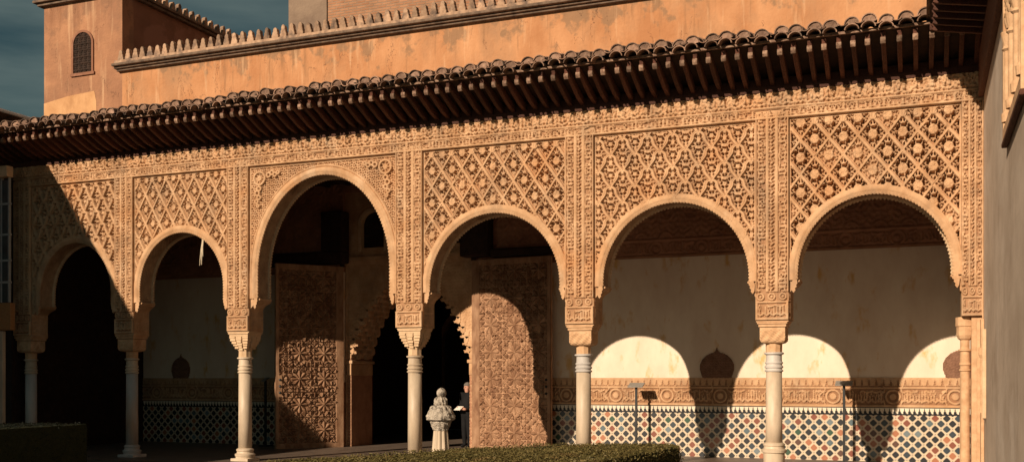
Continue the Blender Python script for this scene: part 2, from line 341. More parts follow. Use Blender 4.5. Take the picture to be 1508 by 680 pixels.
def brick_mat():
    m = bpy.data.materials.new('tower_brick'); m.use_nodes = True; t = m.node_tree; L = t.links
    bs = t.nodes['Principled BSDF']; bs.inputs['Roughness'].default_value = .95
    co = N(t, 'ShaderNodeNewGeometry'); sp = N(t, 'ShaderNodeSeparateXYZ'); cb = N(t, 'ShaderNodeCombineXYZ')
    L.new(co.outputs['Position'], sp.inputs[0]); L.new(sp.outputs[0], cb.inputs[0]); L.new(sp.outputs[2], cb.inputs[1])
    b = N(t, 'ShaderNodeTexBrick'); b.inputs['Scale'].default_value = 1.0
    b.inputs['Brick Width'].default_value = .30; b.inputs['Row Height'].default_value = .085; b.inputs['Mortar Size'].default_value = .014; b.inputs['Mortar Smooth'].default_value = .4
    b.inputs['Color1'].default_value = (.40, .19, .10, 1); b.inputs['Color2'].default_value = (.52, .27, .15, 1); b.inputs['Mortar'].default_value = (.42, .28, .19, 1)
    nn = N(t, 'ShaderNodeTexNoise'); nn.inputs['Scale'].default_value = 5; L.new(co.outputs['Position'], nn.inputs['Vector'])
    ad = N(t, 'ShaderNodeVectorMath'); ad.operation = 'MULTIPLY_ADD'; ad.inputs[1].default_value = (.03, .03, .03)
    L.new(nn.outputs['Color'], ad.inputs[0]); L.new(cb.outputs[0], ad.inputs[2]); L.new(ad.outputs[0], b.inputs['Vector'])
    mx = N(t, 'ShaderNodeMixRGB'); mx.blend_type = 'MULTIPLY'; mx.inputs[0].default_value = .5
    n2 = N(t, 'ShaderNodeTexNoise'); n2.inputs['Scale'].default_value = 2.2; n2.inputs['Detail'].default_value = 8; L.new(co.outputs['Position'], n2.inputs['Vector'])
    L.new(b.outputs['Color'], mx.inputs[1]); L.new(n2.outputs['Fac'], mx.inputs[2]); L.new(mx.outputs[0], bs.inputs['Base Color'])
    bp = N(t, 'ShaderNodeBump'); bp.inputs['Strength'].default_value = .8; bp.inputs['Distance'].default_value = .02; bp.invert = True
    L.new(b.outputs['Fac'], bp.inputs['Height']); L.new(bp.outputs[0], bs.inputs['Normal'])
    return m
M['brick'] = brick_mat()

def zellij_mat():
    """diagonal white strapwork with a coloured tile in every cell; cell size a (m), worked in x,z"""
    m = bpy.data.materials.new('zellij_tiles'); m.use_nodes = True; t = m.node_tree; L = t.links
    bs = t.nodes['Principled BSDF']; bs.inputs['Roughness'].default_value = .35
    co = N(t, 'ShaderNodeNewGeometry'); sp = N(t, 'ShaderNodeSeparateXYZ'); L.new(co.outputs['Position'], sp.inputs[0])
    def mt(op, a, b=None, c=None):
        n = N(t, 'ShaderNodeMath'); n.operation = op
        for i, v in enumerate((a, b, c)):
            if v is None: continue
            if isinstance(v, (int, float)): n.inputs[i].default_value = v
            else: L.new(v, n.inputs[i])
        return n.outputs[0]
    P = .192
    u = mt('DIVIDE', sp.outputs[0], P); v = mt('DIVIDE', sp.outputs[2], P)
    p = mt('ADD', u, v); q = mt('SUBTRACT', u, v)
    fp = mt('SUBTRACT', mt('FRACT', p), .5); fq = mt('SUBTRACT', mt('FRACT', q), .5)
    a = mt('ABSOLUTE', fp); b = mt('ABSOLUTE', fq)
    mx = mt('MAXIMUM', a, b)
    tile = mt('LESS_THAN', mt('MAXIMUM', mx, mt('MULTIPLY', mt('ADD', a, b), .57)), .372)       # cut-corner square
    knot = mt('LESS_THAN', mt('ADD', mt('SUBTRACT', .5, a), mt('SUBTRACT', .5, b)), .11)  # small dark square on the crossings
    edge = mt('GREATER_THAN', mx, .47)
    cid = N(t, 'ShaderNodeCombineXYZ'); L.new(mt('FLOOR', p), cid.inputs[0]); L.new(mt('FLOOR', q), cid.inputs[1])
    wn = N(t, 'ShaderNodeTexWhiteNoise'); wn.noise_dimensions = '2D'; L.new(cid.outputs[0], wn.inputs['Vector'])
    r = N(t, 'ShaderNodeValToRGB'); r.color_ramp.interpolation = 'CONSTANT'; e = r.color_ramp.elements
    cols = [(0, (.010, .012, .016)), (.40, (.025, .04, .055)), (.50, (.20, .06, .035)), (.60, (.36, .14, .07)), (.69, (.025, .07, .04)), (.76, (.14, .18, .20)), (.84, (.09, .04, .025)), (.92, (.08, .12, .14))]
    e[0].position, e[0].color = 0, (*cols[0][1], 1); e[1].position, e[1].color = cols[1][0], (*cols[1][1], 1)
    for po, c in cols[2:]:
        x = e.new(po); x.color = (*c, 1)
    # more black away from the middle of the wall; alternate rows stay black
    par = mt('LESS_THAN', mt('ABSOLUTE', mt('SUBTRACT', mt('MODULO', mt('ABSOLUTE', mt('SUBTRACT', mt('FLOOR', p), mt('FLOOR', q))), 2.0), 1.0)), .5)
    val = mt('MULTIPLY', wn.outputs['Value'], mt('SUBTRACT', 1.0, mt('MULTIPLY', par, .36)))
    L.new(val, r.inputs[0])
    white = N(t, 'ShaderNodeValToRGB'); white.color_ramp.elements[0].color = (.50, .40, .28, 1); white.color_ramp.elements[1].color = (.72, .62, .47, 1)
    n2 = N(t, 'ShaderNodeTexNoise'); n2.inputs['Scale'].default_value = 7; L.new(co.outputs['Position'], n2.inputs['Vector']); L.new(n2.outputs['Fac'], white.inputs[0])
    m1 = N(t, 'ShaderNodeMixRGB'); L.new(tile, m1.inputs[0]); L.new(white.outputs[0], m1.inputs[1]); L.new(r.outputs[0], m1.inputs[2])
    m2 = N(t, 'ShaderNodeMixRGB'); m2.inputs[2].default_value = (.04, .03, .025, 1); L.new(knot, m2.inputs[0]); L.new(m1.outputs[0], m2.inputs[1])
    m3 = N(t, 'ShaderNodeMixRGB'); m3.inputs[2].default_value = (.30, .24, .18, 1); L.new(mt('MULTIPLY', edge, .55), m3.inputs[0]); L.new(m2.outputs[0], m3.inputs[1])
    L.new(m3.outputs[0], bs.inputs['Base Color'])
    return m
M['zellij'] = zellij_mat()
M['t_black'] = mat('black_tile', (.012, .013, .016), (.02, .02, .024), 9, .35, 0)
M['t_white'] = mat('white_tile', (.62, .54, .42), (.76, .68, .55), 9, .4, 0)

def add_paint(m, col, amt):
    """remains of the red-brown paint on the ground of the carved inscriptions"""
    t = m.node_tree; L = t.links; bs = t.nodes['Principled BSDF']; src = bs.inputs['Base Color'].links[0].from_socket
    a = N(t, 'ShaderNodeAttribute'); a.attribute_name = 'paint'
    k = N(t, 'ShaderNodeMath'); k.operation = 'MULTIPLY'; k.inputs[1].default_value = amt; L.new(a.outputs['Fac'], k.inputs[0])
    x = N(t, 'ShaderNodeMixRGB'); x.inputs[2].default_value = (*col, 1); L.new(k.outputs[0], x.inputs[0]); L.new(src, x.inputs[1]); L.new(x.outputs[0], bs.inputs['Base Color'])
grime(M['stucco'], (.27, .19, .13), .65, 1.9, .50, .68)
grime(M['stucco'], (.70, .54, .38), .4, 2.7, .56, .70)
grime(M['marble'], (.34, .25, .17), .6, 3.0, .52, .72)
grime(M['wall_side'], (.26, .19, .14), .5, 2.0, .52, .72)
grime(M['brick'], (.22, .13, .08), .5, .8, .48, .66)
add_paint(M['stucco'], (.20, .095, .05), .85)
add_paint(M['door'], (.13, .06, .03), .8)
def vary(m, lo, hi):
    t = m.node_tree; L = t.links; bs = t.nodes['Principled BSDF']; src = bs.inputs['Base Color'].links[0].from_socket
    oi = N(t, 'ShaderNodeObjectInfo'); r = N(t, 'ShaderNodeMapRange'); r.inputs[3].default_value = lo; r.inputs[4].default_value = hi
    h = N(t, 'ShaderNodeHueSaturation'); L.new(oi.outputs['Random'], r.inputs[0]); L.new(r.outputs[0], h.inputs['Value']); L.new(src, h.inputs['Color']); L.new(h.outputs[0], bs.inputs['Base Color'])
for k_, a_, b_ in (('tile', .45, 1.7), ('tile_end', .6, 1.25), ('merlon', .6, 1.2), ('wood', .6, 1.25), ('wood_tip', .5, 1.3)): vary(M[k_], a_, b_)

# ================================================================== SETTING
g = MB().add([(-300, -300, 0), (300, -300, 0), (300, 300, 0), (-300, 300, 0)], [(0, 1, 2, 3)]).build('ground', M['ground']); tag(g, kind='structure')
T = .41           # thickness of the arcade wall
YB = 4.4          # back wall of the gallery
XR = .772         # face of the right-hand wing
XL = -17.75
fl = MB().box(XL, XR+.3, -.55, 12.5, .004, .06).build('gallery_floor', M['floor']); tag(fl, kind='structure')

# ================================================================== ARCADE
arc = thing('arcade_wall', 'long carved stucco wall of six arches carried on slender marble columns', 'arcade', (0, 0, 0))
PIL = [(-17.16, -16.72), (-14.56, -14.12), (-11.93, -11.46), (-8.43, -7.92), (-5.36, -4.88), (-2.35, -1.86), (.49, XR)]
ARCH = [(-16.50, -14.66, 4.27, 1.0), (-13.98, -12.02, 4.34, 1.05), (-11.28, -8.55, 5.20, 1.72), (-7.80, -5.45, 4.33, 1.22), (-4.74, -2.44, 4.31, 1.20), (-1.745, .385, 4.25, 1.12)]
ZI, ZB, ZP, ZT = 3.04, 2.45, 5.44, 5.84     # impost, block bottom, panel top, wall top
WOOD = M['wood']

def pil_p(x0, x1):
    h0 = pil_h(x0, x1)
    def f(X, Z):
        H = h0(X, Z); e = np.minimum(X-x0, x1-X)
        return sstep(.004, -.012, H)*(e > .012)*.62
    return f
def pil_h(x0, x1):
    W = x1-x0
    def f(X, Z):
        u = X-x0; uu = u/W*.48
        h = np.full_like(X, .022)
        # three carved strips between plain fillets
        for lo, hi, sd, s in ((.025, .150, 1., .055), (.195, .285, 2., .040), (.330, .455, 3., .055)):
            ins = ((uu > lo) & (uu < hi)).astype(float)
            vv = (uu-lo)/(hi-lo)
            c = script_band(Z+sd*.37, vv if sd != 3. else 1-vv, .060, sd) if sd != 2. else arabesque(uu, Z, .055, .4)
            c = .85*c+.15*arabesque(uu, Z, .045, sd)
            h = h*(1-ins)+(-.020+.046*c)*ins
        # roundel in the squares near the foot, then the cartouche
        sq = (Z > ZB+.285) & (Z < ZB+.42)
        d = np.hypot((np.mod(uu+.005, .16)-.08), Z-ZB-.352)
        star = (np.abs(d-.045) < .012) | (d < .02)
        h = np.where(sq, -.010+.034*star, h)
        ca = (Z > ZB+.035) & (Z < ZB+.255)
        c = script_band(uu, (Z-ZB-.05)/.19, .042, 5.)
        ring = (np.abs(uu-.24) < .2)
        h = np.where(ca & ring, -.011+.034*c, np.where(Z < ZB+.285, .022, h))
        h = h+.004*frame_lines(Z, (ZB+.27, ZB+.435))+.004*frame_lines(uu, (.012, .172, .308, .468), .004)
        b = np.minimum(np.minimum(X-x0, x1-X), Z-ZB)
        return np.where(b < .004, -.019, h)
    return f
for i, (x0, x1) in enumerate(PIL):
    b = MB().box(x0, x1, 0, T, ZB, ZT-.4 if 0 else ZT).build('pilaster', M['stucco'], arc)
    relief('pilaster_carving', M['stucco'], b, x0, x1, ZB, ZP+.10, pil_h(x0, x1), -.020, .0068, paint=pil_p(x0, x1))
    # carved flank of the block, seen under every impost
    if i < 6:
        def fh(X, Z):
            c = script_band(X, np.clip((Z-ZB-.03)/.2, 0, 1), .045, 2.)
            h = np.where(Z < ZB+.26, .003+.014*c, .003+.014*arabesque(X, Z, .045, .3))
            bb = np.minimum(np.minimum(X, T-X), np.minimum(Z-ZB, ZI-.18-Z))
            h = np.where((np.abs(Z-ZB-.27) < .012), .016, h)
            return np.where(bb < .02, .016, h)
        relief('flank_carving', M['stucco'], b, 0, T, ZB, ZI-.17, fh, 0, .010,
               tf=lambda P, xx=x1: np.stack([xx-P[..., 1]+.001, P[..., 0], P[..., 2]], -1))
        MB().box(x1+.001, x1+.018, .035, T, ZB-.0, ZB+.018).build('block_fillet', M['stucco'], b)

def arch_curve(a, off=0., n=120):
    xl, xr, zc, rv = a; xc = (xl+xr)/2; r = (xr-xl)/2
    pts = [(xc-r-off, ZI, -1, 0)]
    for k in range(n+1):
        th = PI*k/n; c, s_ = -math.cos(th), math.sin(th)
        nx_, nz_ = c/r, s_/rv; l = math.hypot(nx_, nz_); nx_, nz_ = nx_/l, nz_/l
        pts.append((xc+r*c+off*nx_, zc-rv+rv*s_+off*nz_, nx_, nz_))
    pts.append((xc+r+off, ZI, 1, 0))
    # resample evenly
    P = np.array(pts); d = np.r_[0, np.cumsum(np.hypot(np.diff(P[:, 0]), np.diff(P[:, 1])))]
    m = int(d[-1]/.014); s = np.linspace(0, d[-1], m)
    return np.stack([np.interp(s, d, P[:, j]) for j in range(4)], -1), s
def sweep(name, a, prof, mt_, parent, mod=None):
    C, s = arch_curve(a)
    pr = np.array(prof)                      # (k, 2): outward offset, y
    P = np.zeros((len(C), len(pr), 3))
    for j, (n_, y_) in enumerate(pr):
        dn, dy = (mod(s, j) if mod else (0, 0))
        P[:, j, 0] = C[:, 0]+C[:, 2]*(n_+dn); P[:, j, 1] = y_+dy; P[:, j, 2] = C[:, 1]+C[:, 3]*(n_+dn)
    return grid_mesh(name, P, mt_, parent)
def inside(a, off):
    xl, xr, zc, rv = a; xc = (xl+xr)/2; r = (xr-xl)/2+off; rz = rv+off; zs = zc-rv
    def f(X, Z):
        e = ((X-xc)/r)**2+(np.maximum(Z-zs, 0)/rz)**2
        return (e < 1) & (np.abs(X-xc) < r)
    return f

def spandrel_h(x0, x1, zt, a):
    C, _ = arch_curve(a)
    def curl(X, Z, cx, cz, sx):
        h = np.zeros_like(X)
        def ringp(x, z, r, w):
            return sstep(w*1.25, w*.9, np.abs(np.hypot(X-x, Z-z)-r))
        h = np.maximum(h, ringp(cx, cz, .115, .018)); h = np.maximum(h, sstep(.06, .045, np.hypot(X-cx, Z-cz))*.8)
        for k in range(8):
            aa = k*PI/4; h = np.maximum(h, sstep(.02, .012, np.hypot(X-cx-.075*math.cos(aa), Z-cz-.075*math.sin(aa)))*.6)
        for (dx, dz, r) in ((.20, .05, .04), (.27, .085, .035), (.335, .05, .035), (.40, .085, .028), (-.01, -.19, .04), (-.045, -.27, .042), (-.01, -.35, .035), (-.06, -.42, .03), (-.03, -.50, .024)):
            h = np.maximum(h, ringp(cx+sx*dx, cz+dz, r, .016))
        return h
    def f(X, Z):
        base = -.012+.028*arabesque(X, Z, .045, 1.)
        c = np.maximum(curl(X, Z, x0+.20, zt-.22, 1), curl(X, Z, x1-.20, zt-.20, -1))
        return base*(1-c)+.052*c
    return f
SEB = [(.30, .50, .20), (.325, .56, 0.0), None, (.372, .545, 0.0), (.40, .50, .26), (.405, .52, 0.0)]
for i, a in enumerate(ARCH):
    x0, x1 = PIL[i][1], PIL[i+1][0]
    if SEB[i]:
        sa, sb, wob = SEB[i]
        def hf(X, Z, sa=sa, sb=sb, wob=wob, x0=x0, x1=x1):
            h = ogee(X, Z, sa, sb, (x0+x1)/2, ZP-.05) if wob else sebka(X, Z, sa, sb, wob, (x0+x1)/2, ZP-.07)
            # shells on the top ends of the ribs
            lx = np.mod(X-(x0+x1)/2+sa/2, sa)-sa/2; r = np.hypot(lx, Z-(ZP-.075))
            th = np.arctan2(Z-(ZP-.15), lx)
            sh = sstep(.055, .045, r)*(not wob); h = h*(1-sh)+(.05+.006*np.cos(14*th))*sh
            e = np.minimum(np.minimum(X-x0, x1-X), ZP-Z)
            return np.where(e < .022, .030-.02*(e < .006), h)
    else:
        base = spandrel_h(x0+.02, x1-.02, ZP, a)
        def hf(X, Z, base=base, x0=x0, x1=x1):
            e = np.minimum(np.minimum(X-x0, x1-X), ZP-Z)
            return np.where(e < .03, .03, base(X, Z))
    ins = inside(a, .05)
    pn = relief('carved_panel', M['stucco'], arc, x0, x1, ZI+.0, ZP, hf, .045, .0068, keep=lambda X, Z: ~ins(X, Z), paint=(lambda X, Z: sstep(.012, -.006, hf(X, Z))*.6) if i == 2 else (lambda X, Z: sstep(.020, .008, hf(X, Z))*.30))  # low ground of the panels also tinted darker than the raised carving
    ins2 = inside(a, .0)
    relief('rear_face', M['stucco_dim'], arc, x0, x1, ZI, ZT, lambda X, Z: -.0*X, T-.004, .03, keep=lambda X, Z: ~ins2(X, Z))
    # archivolt: moulded ring with a beaded arris, carved soffit, beaded rear arris
    def bead(s, j):
        q = np.abs(np.sin(PI*s/.050)) if a[3] < 1.5 else np.abs(np.sin(PI*s/.058))
        return (-.020*q, -.010*q) if j in (1, 2) else (0, 0)
    ring = sweep('archivolt', a, [(.0, .05), (.0, .026), (.004, -.004), (.030, .004), (.040, -.010), (.100, -.012), (.112, .002), (.126, -.006), (.134, .05)], M['stucco'], arc, bead)
    def sof(s, j):
        return (.004+.026*(.5+.5*np.tanh(3*(np.sin(2*PI*s/.09+j*1.3)+np.sin(2*PI*s/.06-j*1.9)))), 0) if 2 < j < 20 else (0, 0)
    prof = [(.012, .045+(T-.10)*k/22) for k in range(23)]
    sweep('soffit', a, prof, M['soffit'], ring, sof)
    def bead2(s, j):
        q = np.abs(np.sin(PI*s/.055)); return (-.028*q, 0) if j in (1, 2, 3) else (0, 0)
    sweep('inner_moulding', a, [(.03, T-.072), (.0, T-.066), (-.008, T-.038), (.0, T-.012), (.03, T-.004)], M['stucco_pale'], ring, bead2)
    if i == 2:
        sweep('outer_rope', a, [(.134, .04), (.150, -.004), (.166, -.006), (.180, .04)], M['stucco'], ring,
              lambda s, j: (0, .014*np.abs(np.sin(PI*s/.03))) if j in (1, 2) else (0, 0))
    # imposts: little cornice at the springing with a cavetto under it
    for side, xa, xb in ((1, x0, a[0]), (-1, x1, a[1])):
        e = abs(xb-xa)
        pr = [(0, -.24), (.018, -.22), (.02, -.17), (e*.45, -.11), (e*.85, -.075), (e+.015, -.05), (e+.015, -.03), (e+.035, -.022), (e+.035, .004), (0, .004)]
        MB().prism(pr, lambda p, z, t, xa=xa, side=side: (xa+side*p, .030+t*(T-.034), ZI+z)).build('impost', M['stucco'], arc)
        pr2 = [(e-.06, .0), (e+.0, 0), (e+.006, -.05), (e-.012, -.075), (e-.004, -.10), (e-.03, -.125), (e-.02, -.15), (e-.05, -.19), (e-.075, -.15), (e-.085, -.05)]
        MB().prism(pr2, lambda p, z, t, xa=xa, side=side: (xa+side*p, -.012+t*.04, ZI+z)).build('arch_drop', M['stucco'], arc)
MB().box(PIL[0][0], XR, .06, T-.02, ZP+.05, ZT-.01).build('wall_core', M['stucco_dim'], arc)
def frieze_h(X, Z):
    v = (Z-ZP)
    h = np.full_like(X, .030)
    m1 = (v > .035) & (v < .155)
    c = .85*script_band(X, (v-.035)/.12, .062, 7.)+.15*arabesque(X, Z, .04, .2)
    h = np.where(m1, -.022+.052*c, h)
    m2 = (v > .185)
    vv = np.clip((v-.185)/.215, 0, 1)
    c2 = .65*script_band(X, vv, .075, 4.)+.35*arabesque(X, Z, .06, .9)
    tooth = np.abs(np.mod(X, .197)/.197-.5)*2
    h = np.where(m2, -.010+.048*c2+.020*vv+.026*(tooth < .8-vv*.5)*(vv > .35), h)
    h = h+.006*frame_lines(v, (.018, .170))
    return np.where((v < .006), 0, h)
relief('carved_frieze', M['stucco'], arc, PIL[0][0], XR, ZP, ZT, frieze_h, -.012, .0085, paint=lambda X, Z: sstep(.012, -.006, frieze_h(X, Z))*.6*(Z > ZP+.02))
MB().box(PIL[0][0], XR, -.012, .055, ZP-.001, ZP+.002).build('frieze_lip', M['stucco'], arc)
# stepped terminal of the facade against the right wing and thin colonnettes on the last pilaster
MB().box(XR-.085, XR-.02, -.03, 0, .06, ZB-.03).box(XR-.02, XR-.002, -.06, 0, .06, ZP).build('corner_shaft', M['capital'], arc, bevel=.012)

# ================================================================== COLUMNS
def column(i, cx, label, kind, zbase):
    cy = T/2
    c = thing('column', label, 'column', (cx, cy, .06), 0, 'slender marble columns of the arcade')
    sh = M['marble'] if kind != 'grey' else M['marble_grey']
    r = .118 if i not in (0, 1) else .11
    z = -.06
    prof = [(r*1.08, z+zbase), (r*1.0, z+zbase+.3), (r*.98, 1.66+z)]
    MB().lathe([(r*1.06, z+zbase), (r*1.03, z+.9), (r, 1.68+z)], 0, 0, 36).build('shaft', sh, c, smooth=True)
    ringm = M['marble'] if kind != 'cube' else M['marble_grey']
    MB().lathe([(r, 1.68+z), (r*1.16, 1.69+z), (r*1.18, 1.705+z), (r*1.02, 1.72+z), (r*1.02, 1.735+z), (r*1.16, 1.745+z), (r*1.17, 1.765+z), (r*1.02, 1.78+z), (r*1.02, 1.80+z),
                (r*1.13, 1.81+z), (r*1.13, 1.825+z), (r*1.0, 1.84+z), (r*.98, 1.93+z), (r*1.05, 1.94+z), (r*1.24, 1.95+z), (r*1.24, 1.972+z), (r*1.0, 1.98+z)], 0, 0, 36).build('neck_rings', ringm, c)
    zc = 1.98+z
    if kind == 'mocarabe':
        cap = MB().lathe([(r*.98, zc), (r*.95, zc+.10), (r*1.05, zc+.18)], 0, 0, 16, .05, 8)
        for k, (hw, z0, z1) in enumerate(((.135, .15, .21), (.155, .20, .25), (.175, .24, .30), (.195, .29, .345), (.205, .34, .375))):
            for a_ in (-1, 0, 1):
                for b_ in (-1, 0, 1):
                    if a_ == 0 and b_ == 0: continue
                    s_ = hw*.30
                    if k % 2 and (a_ == 0 or b_ == 0): s_ *= .8
                    x, y = a_*(hw-s_), b_*(hw-s_)
                    cap.box(x-s_, x+s_, y-s_, y+s_, zc+z0-.03*((a_+b_) % 2), zc+z1)
            cap.box(-hw*.9, hw*.9, -hw*.9, hw*.9, zc+z0, zc+z1-.004)
        cap.build('capital', M['stucco_pale'], c, bevel=.006)
    else:
        MB().lathe([(r*1.0, zc), (r*1.02, zc+.15)], 0, 0, 20, .03, 10).build('capital_neck', M['capital'], c)
        # cubic body with a rounded underside and scrolled relief
        n = 24
        hw = .185
        P = []
        zz = np.linspace(0, .24, 20)
        rows = []
        for z_ in zz:
            f = min(1, math.sqrt(max(0, 1-((.075-min(z_, .075))/.075)**2))*.38+.62)
            w_ = hw*f; row = []
            for side in range(4):
                for q in range(n):
                    tt = -1+2*q/n
                    rel = .010*(math.sin(tt*14+z_*50)*math.sin(z_*90+tt*5)) if .03 < z_ < .2 and abs(tt) < .95 else 0
                    x, y = {0: (tt*w_, -w_-rel), 1: (w_+rel, tt*w_), 2: (-tt*w_, w_+rel), 3: (-w_-rel, -tt*w_)}[side]
                    row.append((x, y, zc+.125+z_))
            rows.append(row)
        vs = [v for r_ in rows for v in r_]; m_ = 4*n
        fs = [(i_*m_+k, i_*m_+(k+1) % m_, (i_+1)*m_+(k+1) % m_, (i_+1)*m_+k) for i_ in range(len(rows)-1) for k in range(m_)]
        fs.append(tuple(range(m_))[::-1])
        MB().add(vs, fs).build('capital', M['capital'], c)
    za = ZB-.06
    MB().box(-.205, .205, -.205, .205, za-.098, za-.055).box(-.222, .222, -.222, .222, za-.055, za-.028).box(-.238, .238, -.215, .215, za-.028, za-.001).build('abacus', M['stucco_pale'] if kind == 'mocarabe' else M['capital'], c, bevel=.008)
    bz = zbase+z
    MB().lathe([(r*1.45, z+.06), (r*1.5, z+.12), (r*1.3, z+.16), (r*1.34, bz-.16), (r*1.55, bz-.15), (r*1.6, bz-.11), (r*1.3, bz-.09), (r*1.25, bz-.06), (r*1.36, bz-.045), (r*1.36, bz-.02), (r*1.06, bz)], 0, 0, 36).build('base', sh, c, smooth=False)
    MB().box(-.19, .19, -.19, .19, .001, .055).build('plinth', sh, c, bevel=.008)
CL = ['column at the far left, half in shade beside the dark timber stand', 'grey column left of the arch with the hanging rope tassel', 'pale column with stalactite capital left of the tallest arch',
      'pale column with stalactite capital just left of the carved stone pedestal', 'marble column with block capital right of the open carved door',
      'marble column with ringed base between the two cream walled bays on the right']
KN = ['grey', 'grey', 'mocarabe', 'mocarabe', 'cube', 'cube']
for i in range(6):
    x0, x1 = PIL[i]; column(i, (x0+x1)/2, CL[i], KN[i], .62 if i == 5 else .30)
c = thing('half_column', 'engaged half column at the right end against the grey wing wall', 'column', (.54, T/2-.02, .06))
MB().lathe([(.070, 0), (.062, 1.62), (.078, 1.63), (.078, 1.65), (.064, 1.66), (.064, 1.70), (.078, 1.71), (.078, 1.73), (.066, 1.75), (.062, 1.90), (.088, 1.91), (.088, 1.93), (.062, 1.94), (.062, 2.07)], 0, 0, 28).build('shaft', M['capital'], c)
MB().lathe([(.062, 2.06), (.09, 2.085), (.108, 2.13), (.108, 2.25), (.12, 2.26), (.12, 2.385)], 0, 0, 24, .03, 8).build('capital', M['capital'], c)
MB().box(.62-.54, XR-.54-.002, -T/2+.05, T/2, 0, ZB-.065).build('response_pier', M['capital'], c)

# ================================================================== EAVE OVER THE ARCADE
ev = thing('tiled_eave', 'deep carved wooden eave with clay barrel tiles above the arcade', 'eave', (0, 0, 0))
XE0, XE1, XE2 = -18.6, .12, XR-.03
YE = -.86
sl_ = (6.27-5.98)/(.86)
# rafters tilt up outward; nose is carved
rprof = [(.10, 5.90), (.10, 6.02), (YE-.02, 6.30), (YE-.035, 6.27), (YE-.02, 6.235), (YE-.045, 6.21), (YE-.035, 6.155), (YE+.0, 6.13), (YE+.045, 6.15), (YE+.06, 6.185), (YE+.12, 6.175), (-.30, 5.99)]
rme = None
nr = 98
for k in range(nr):
    x = XE0+.1+k*(XE2-XE0-.16)/(nr-1)
    if rme is None:
        r0 = MB().prism(rprof, lambda y, z, t: (-.031+.062*t, y, z)).build('rafter', M['wood'], ev, bevel=.008)
        n0 = MB().prism([(YE-.049, 6.205), (YE-.050, 6.16), (YE-.02, 6.120), (YE+.03, 6.138), (YE+.035, 6.185), (YE-.01, 6.215)], lambda y, z, t: (-.036+.072*t, y, z)).build('rafter_nose', M['wood_tip'], r0, bevel=.010)
        r0.location.x = x; rme = (r0, n0)
    else:
        o = rme[0].copy(); COL.objects.link(o); o.parent = ev; o.location.x = x+random.uniform(-.006, .006); o.rotation_euler.z = random.uniform(-.012, .012)
        n_ = rme[1].copy(); COL.objects.link(n_); n_.parent = o
MB().prism([(.15, 6.04), (-.92, 6.31), (-.92, 6.335), (.15, 6.065)], lambda y, z, t: (XE0 if t == 0 else XE2, y, z)).build('soffit_board', M['wood_dark'], ev)
MB().box(XE0, XR, -.055, .35, 5.842, 5.93).box(XE0, XR, -.03, .34, 5.932, 6.05).build('wall_plate', M['wood'], ev)
MB().box(XE0, XE1, -.945, -.90, 6.295, 6.33).build('fascia', M['wood_tip'], ev)
# barrel tiles
def halftube(mb, x, y0, z0, y1, z1, r0, r1, th=.014, up=1, n=9, flat=.9):
    for (ra, rb) in ((r0, r1), (r0-th, r1-th)):
        pass
    vs = []
    for (yy, zz, rr) in ((y0, z0, r0), (y1, z1, r1)):
        for q in range(n+1):
            a_ = PI*q/n; vs.append((x-rr*math.cos(a_), yy, zz+up*rr*flat*math.sin(a_)))
        for q in range(n+1):
            a_ = PI*q/n; vs.append((x-(rr-th)*math.cos(a_), yy, zz+up*(rr-th)*flat*math.sin(a_)))
    m = n+1; fs = []
    for q in range(n):
        fs += [(q, q+1, 2*m+q+1, 2*m+q), (m+q+1, m+q, 3*m+q, 3*m+q+1), (q+1, q, m+q, m+q+1)]
    mb.add(vs, fs)
PT = .236; nt_ = int((XE1-XE0)/PT)
slope = .20
VAR = []
for v_ in range(5):
    cv = MB(); y, z = -1.04, 6.375; rr = .104+random.uniform(-.005, .006)
    for row in range(4):
        L_ = .42; halftube(cv, random.uniform(-.008, .008), y, z+.012, y+L_, z+slope*L_, rr, rr*.82, flat=.98)
        y += L_*.84; z += slope*L_*.84+.012
    n = 9; vs = [(0, -1.01, 6.376)]+[(-(rr-.012)*math.cos(PI*q/n), -1.018+random.uniform(-.008, .006), 6.387+(rr-.012)*.98*math.sin(PI*q/n)) for q in range(n+1)]
    en = MB().add(vs, [(0, q+1, q+2) for q in range(n)])
    un = MB(); halftube(un, 0, -1.085, 6.295, -.70, 6.345, .098, .092, up=1, flat=.85)
    pa = MB(); halftube(pa, -PT/2, -1.06, 6.40, .55, 6.40+slope*1.6, .062, .062, up=-1, flat=.6)
    VAR.append((cv, en, un, pa))
first = {}
for k in range(nt_+1):
    x = XE1-.11-k*PT+random.uniform(-.010, .010); v_ = random.randrange(5)
    if v_ not in first:
        cv, en, un, pa = VAR[v_]
        o = cv.build('cover_tile', M['tile'], ev); kids = [en.build('tile_mortar', M['tile_end'], o), un.build('under_tile', M['tile'], o), pa.build('pan_tile', M['tile'], o)]
        first[v_] = (o, kids)
    else:
        o = first[v_][0].copy(); COL.objects.link(o); o.parent = ev
        for kd in first[v_][1]:
            c_ = kd.copy(); COL.objects.link(c_); c_.parent = o
    sl2 = random.random() < .10; o.location = (x, random.uniform(-.025, .02)-(.04 if sl2 else 0), random.uniform(-.012, .012)); o.rotation_euler = (0, random.uniform(-.002, .002), random.uniform(-.03, .03)); o.scale = (1, 1, random.uniform(.997, 1.003))
MB().prism([(-.90, 6.34), (4.7, 6.34+.195*5.6), (4.7, 6.3+.195*5.6), (-.90, 6.31)], lambda y, z, t: (XE0 if t == 0 else XR+.3, y, z)).build('roof_deck', M['tile'], ev)

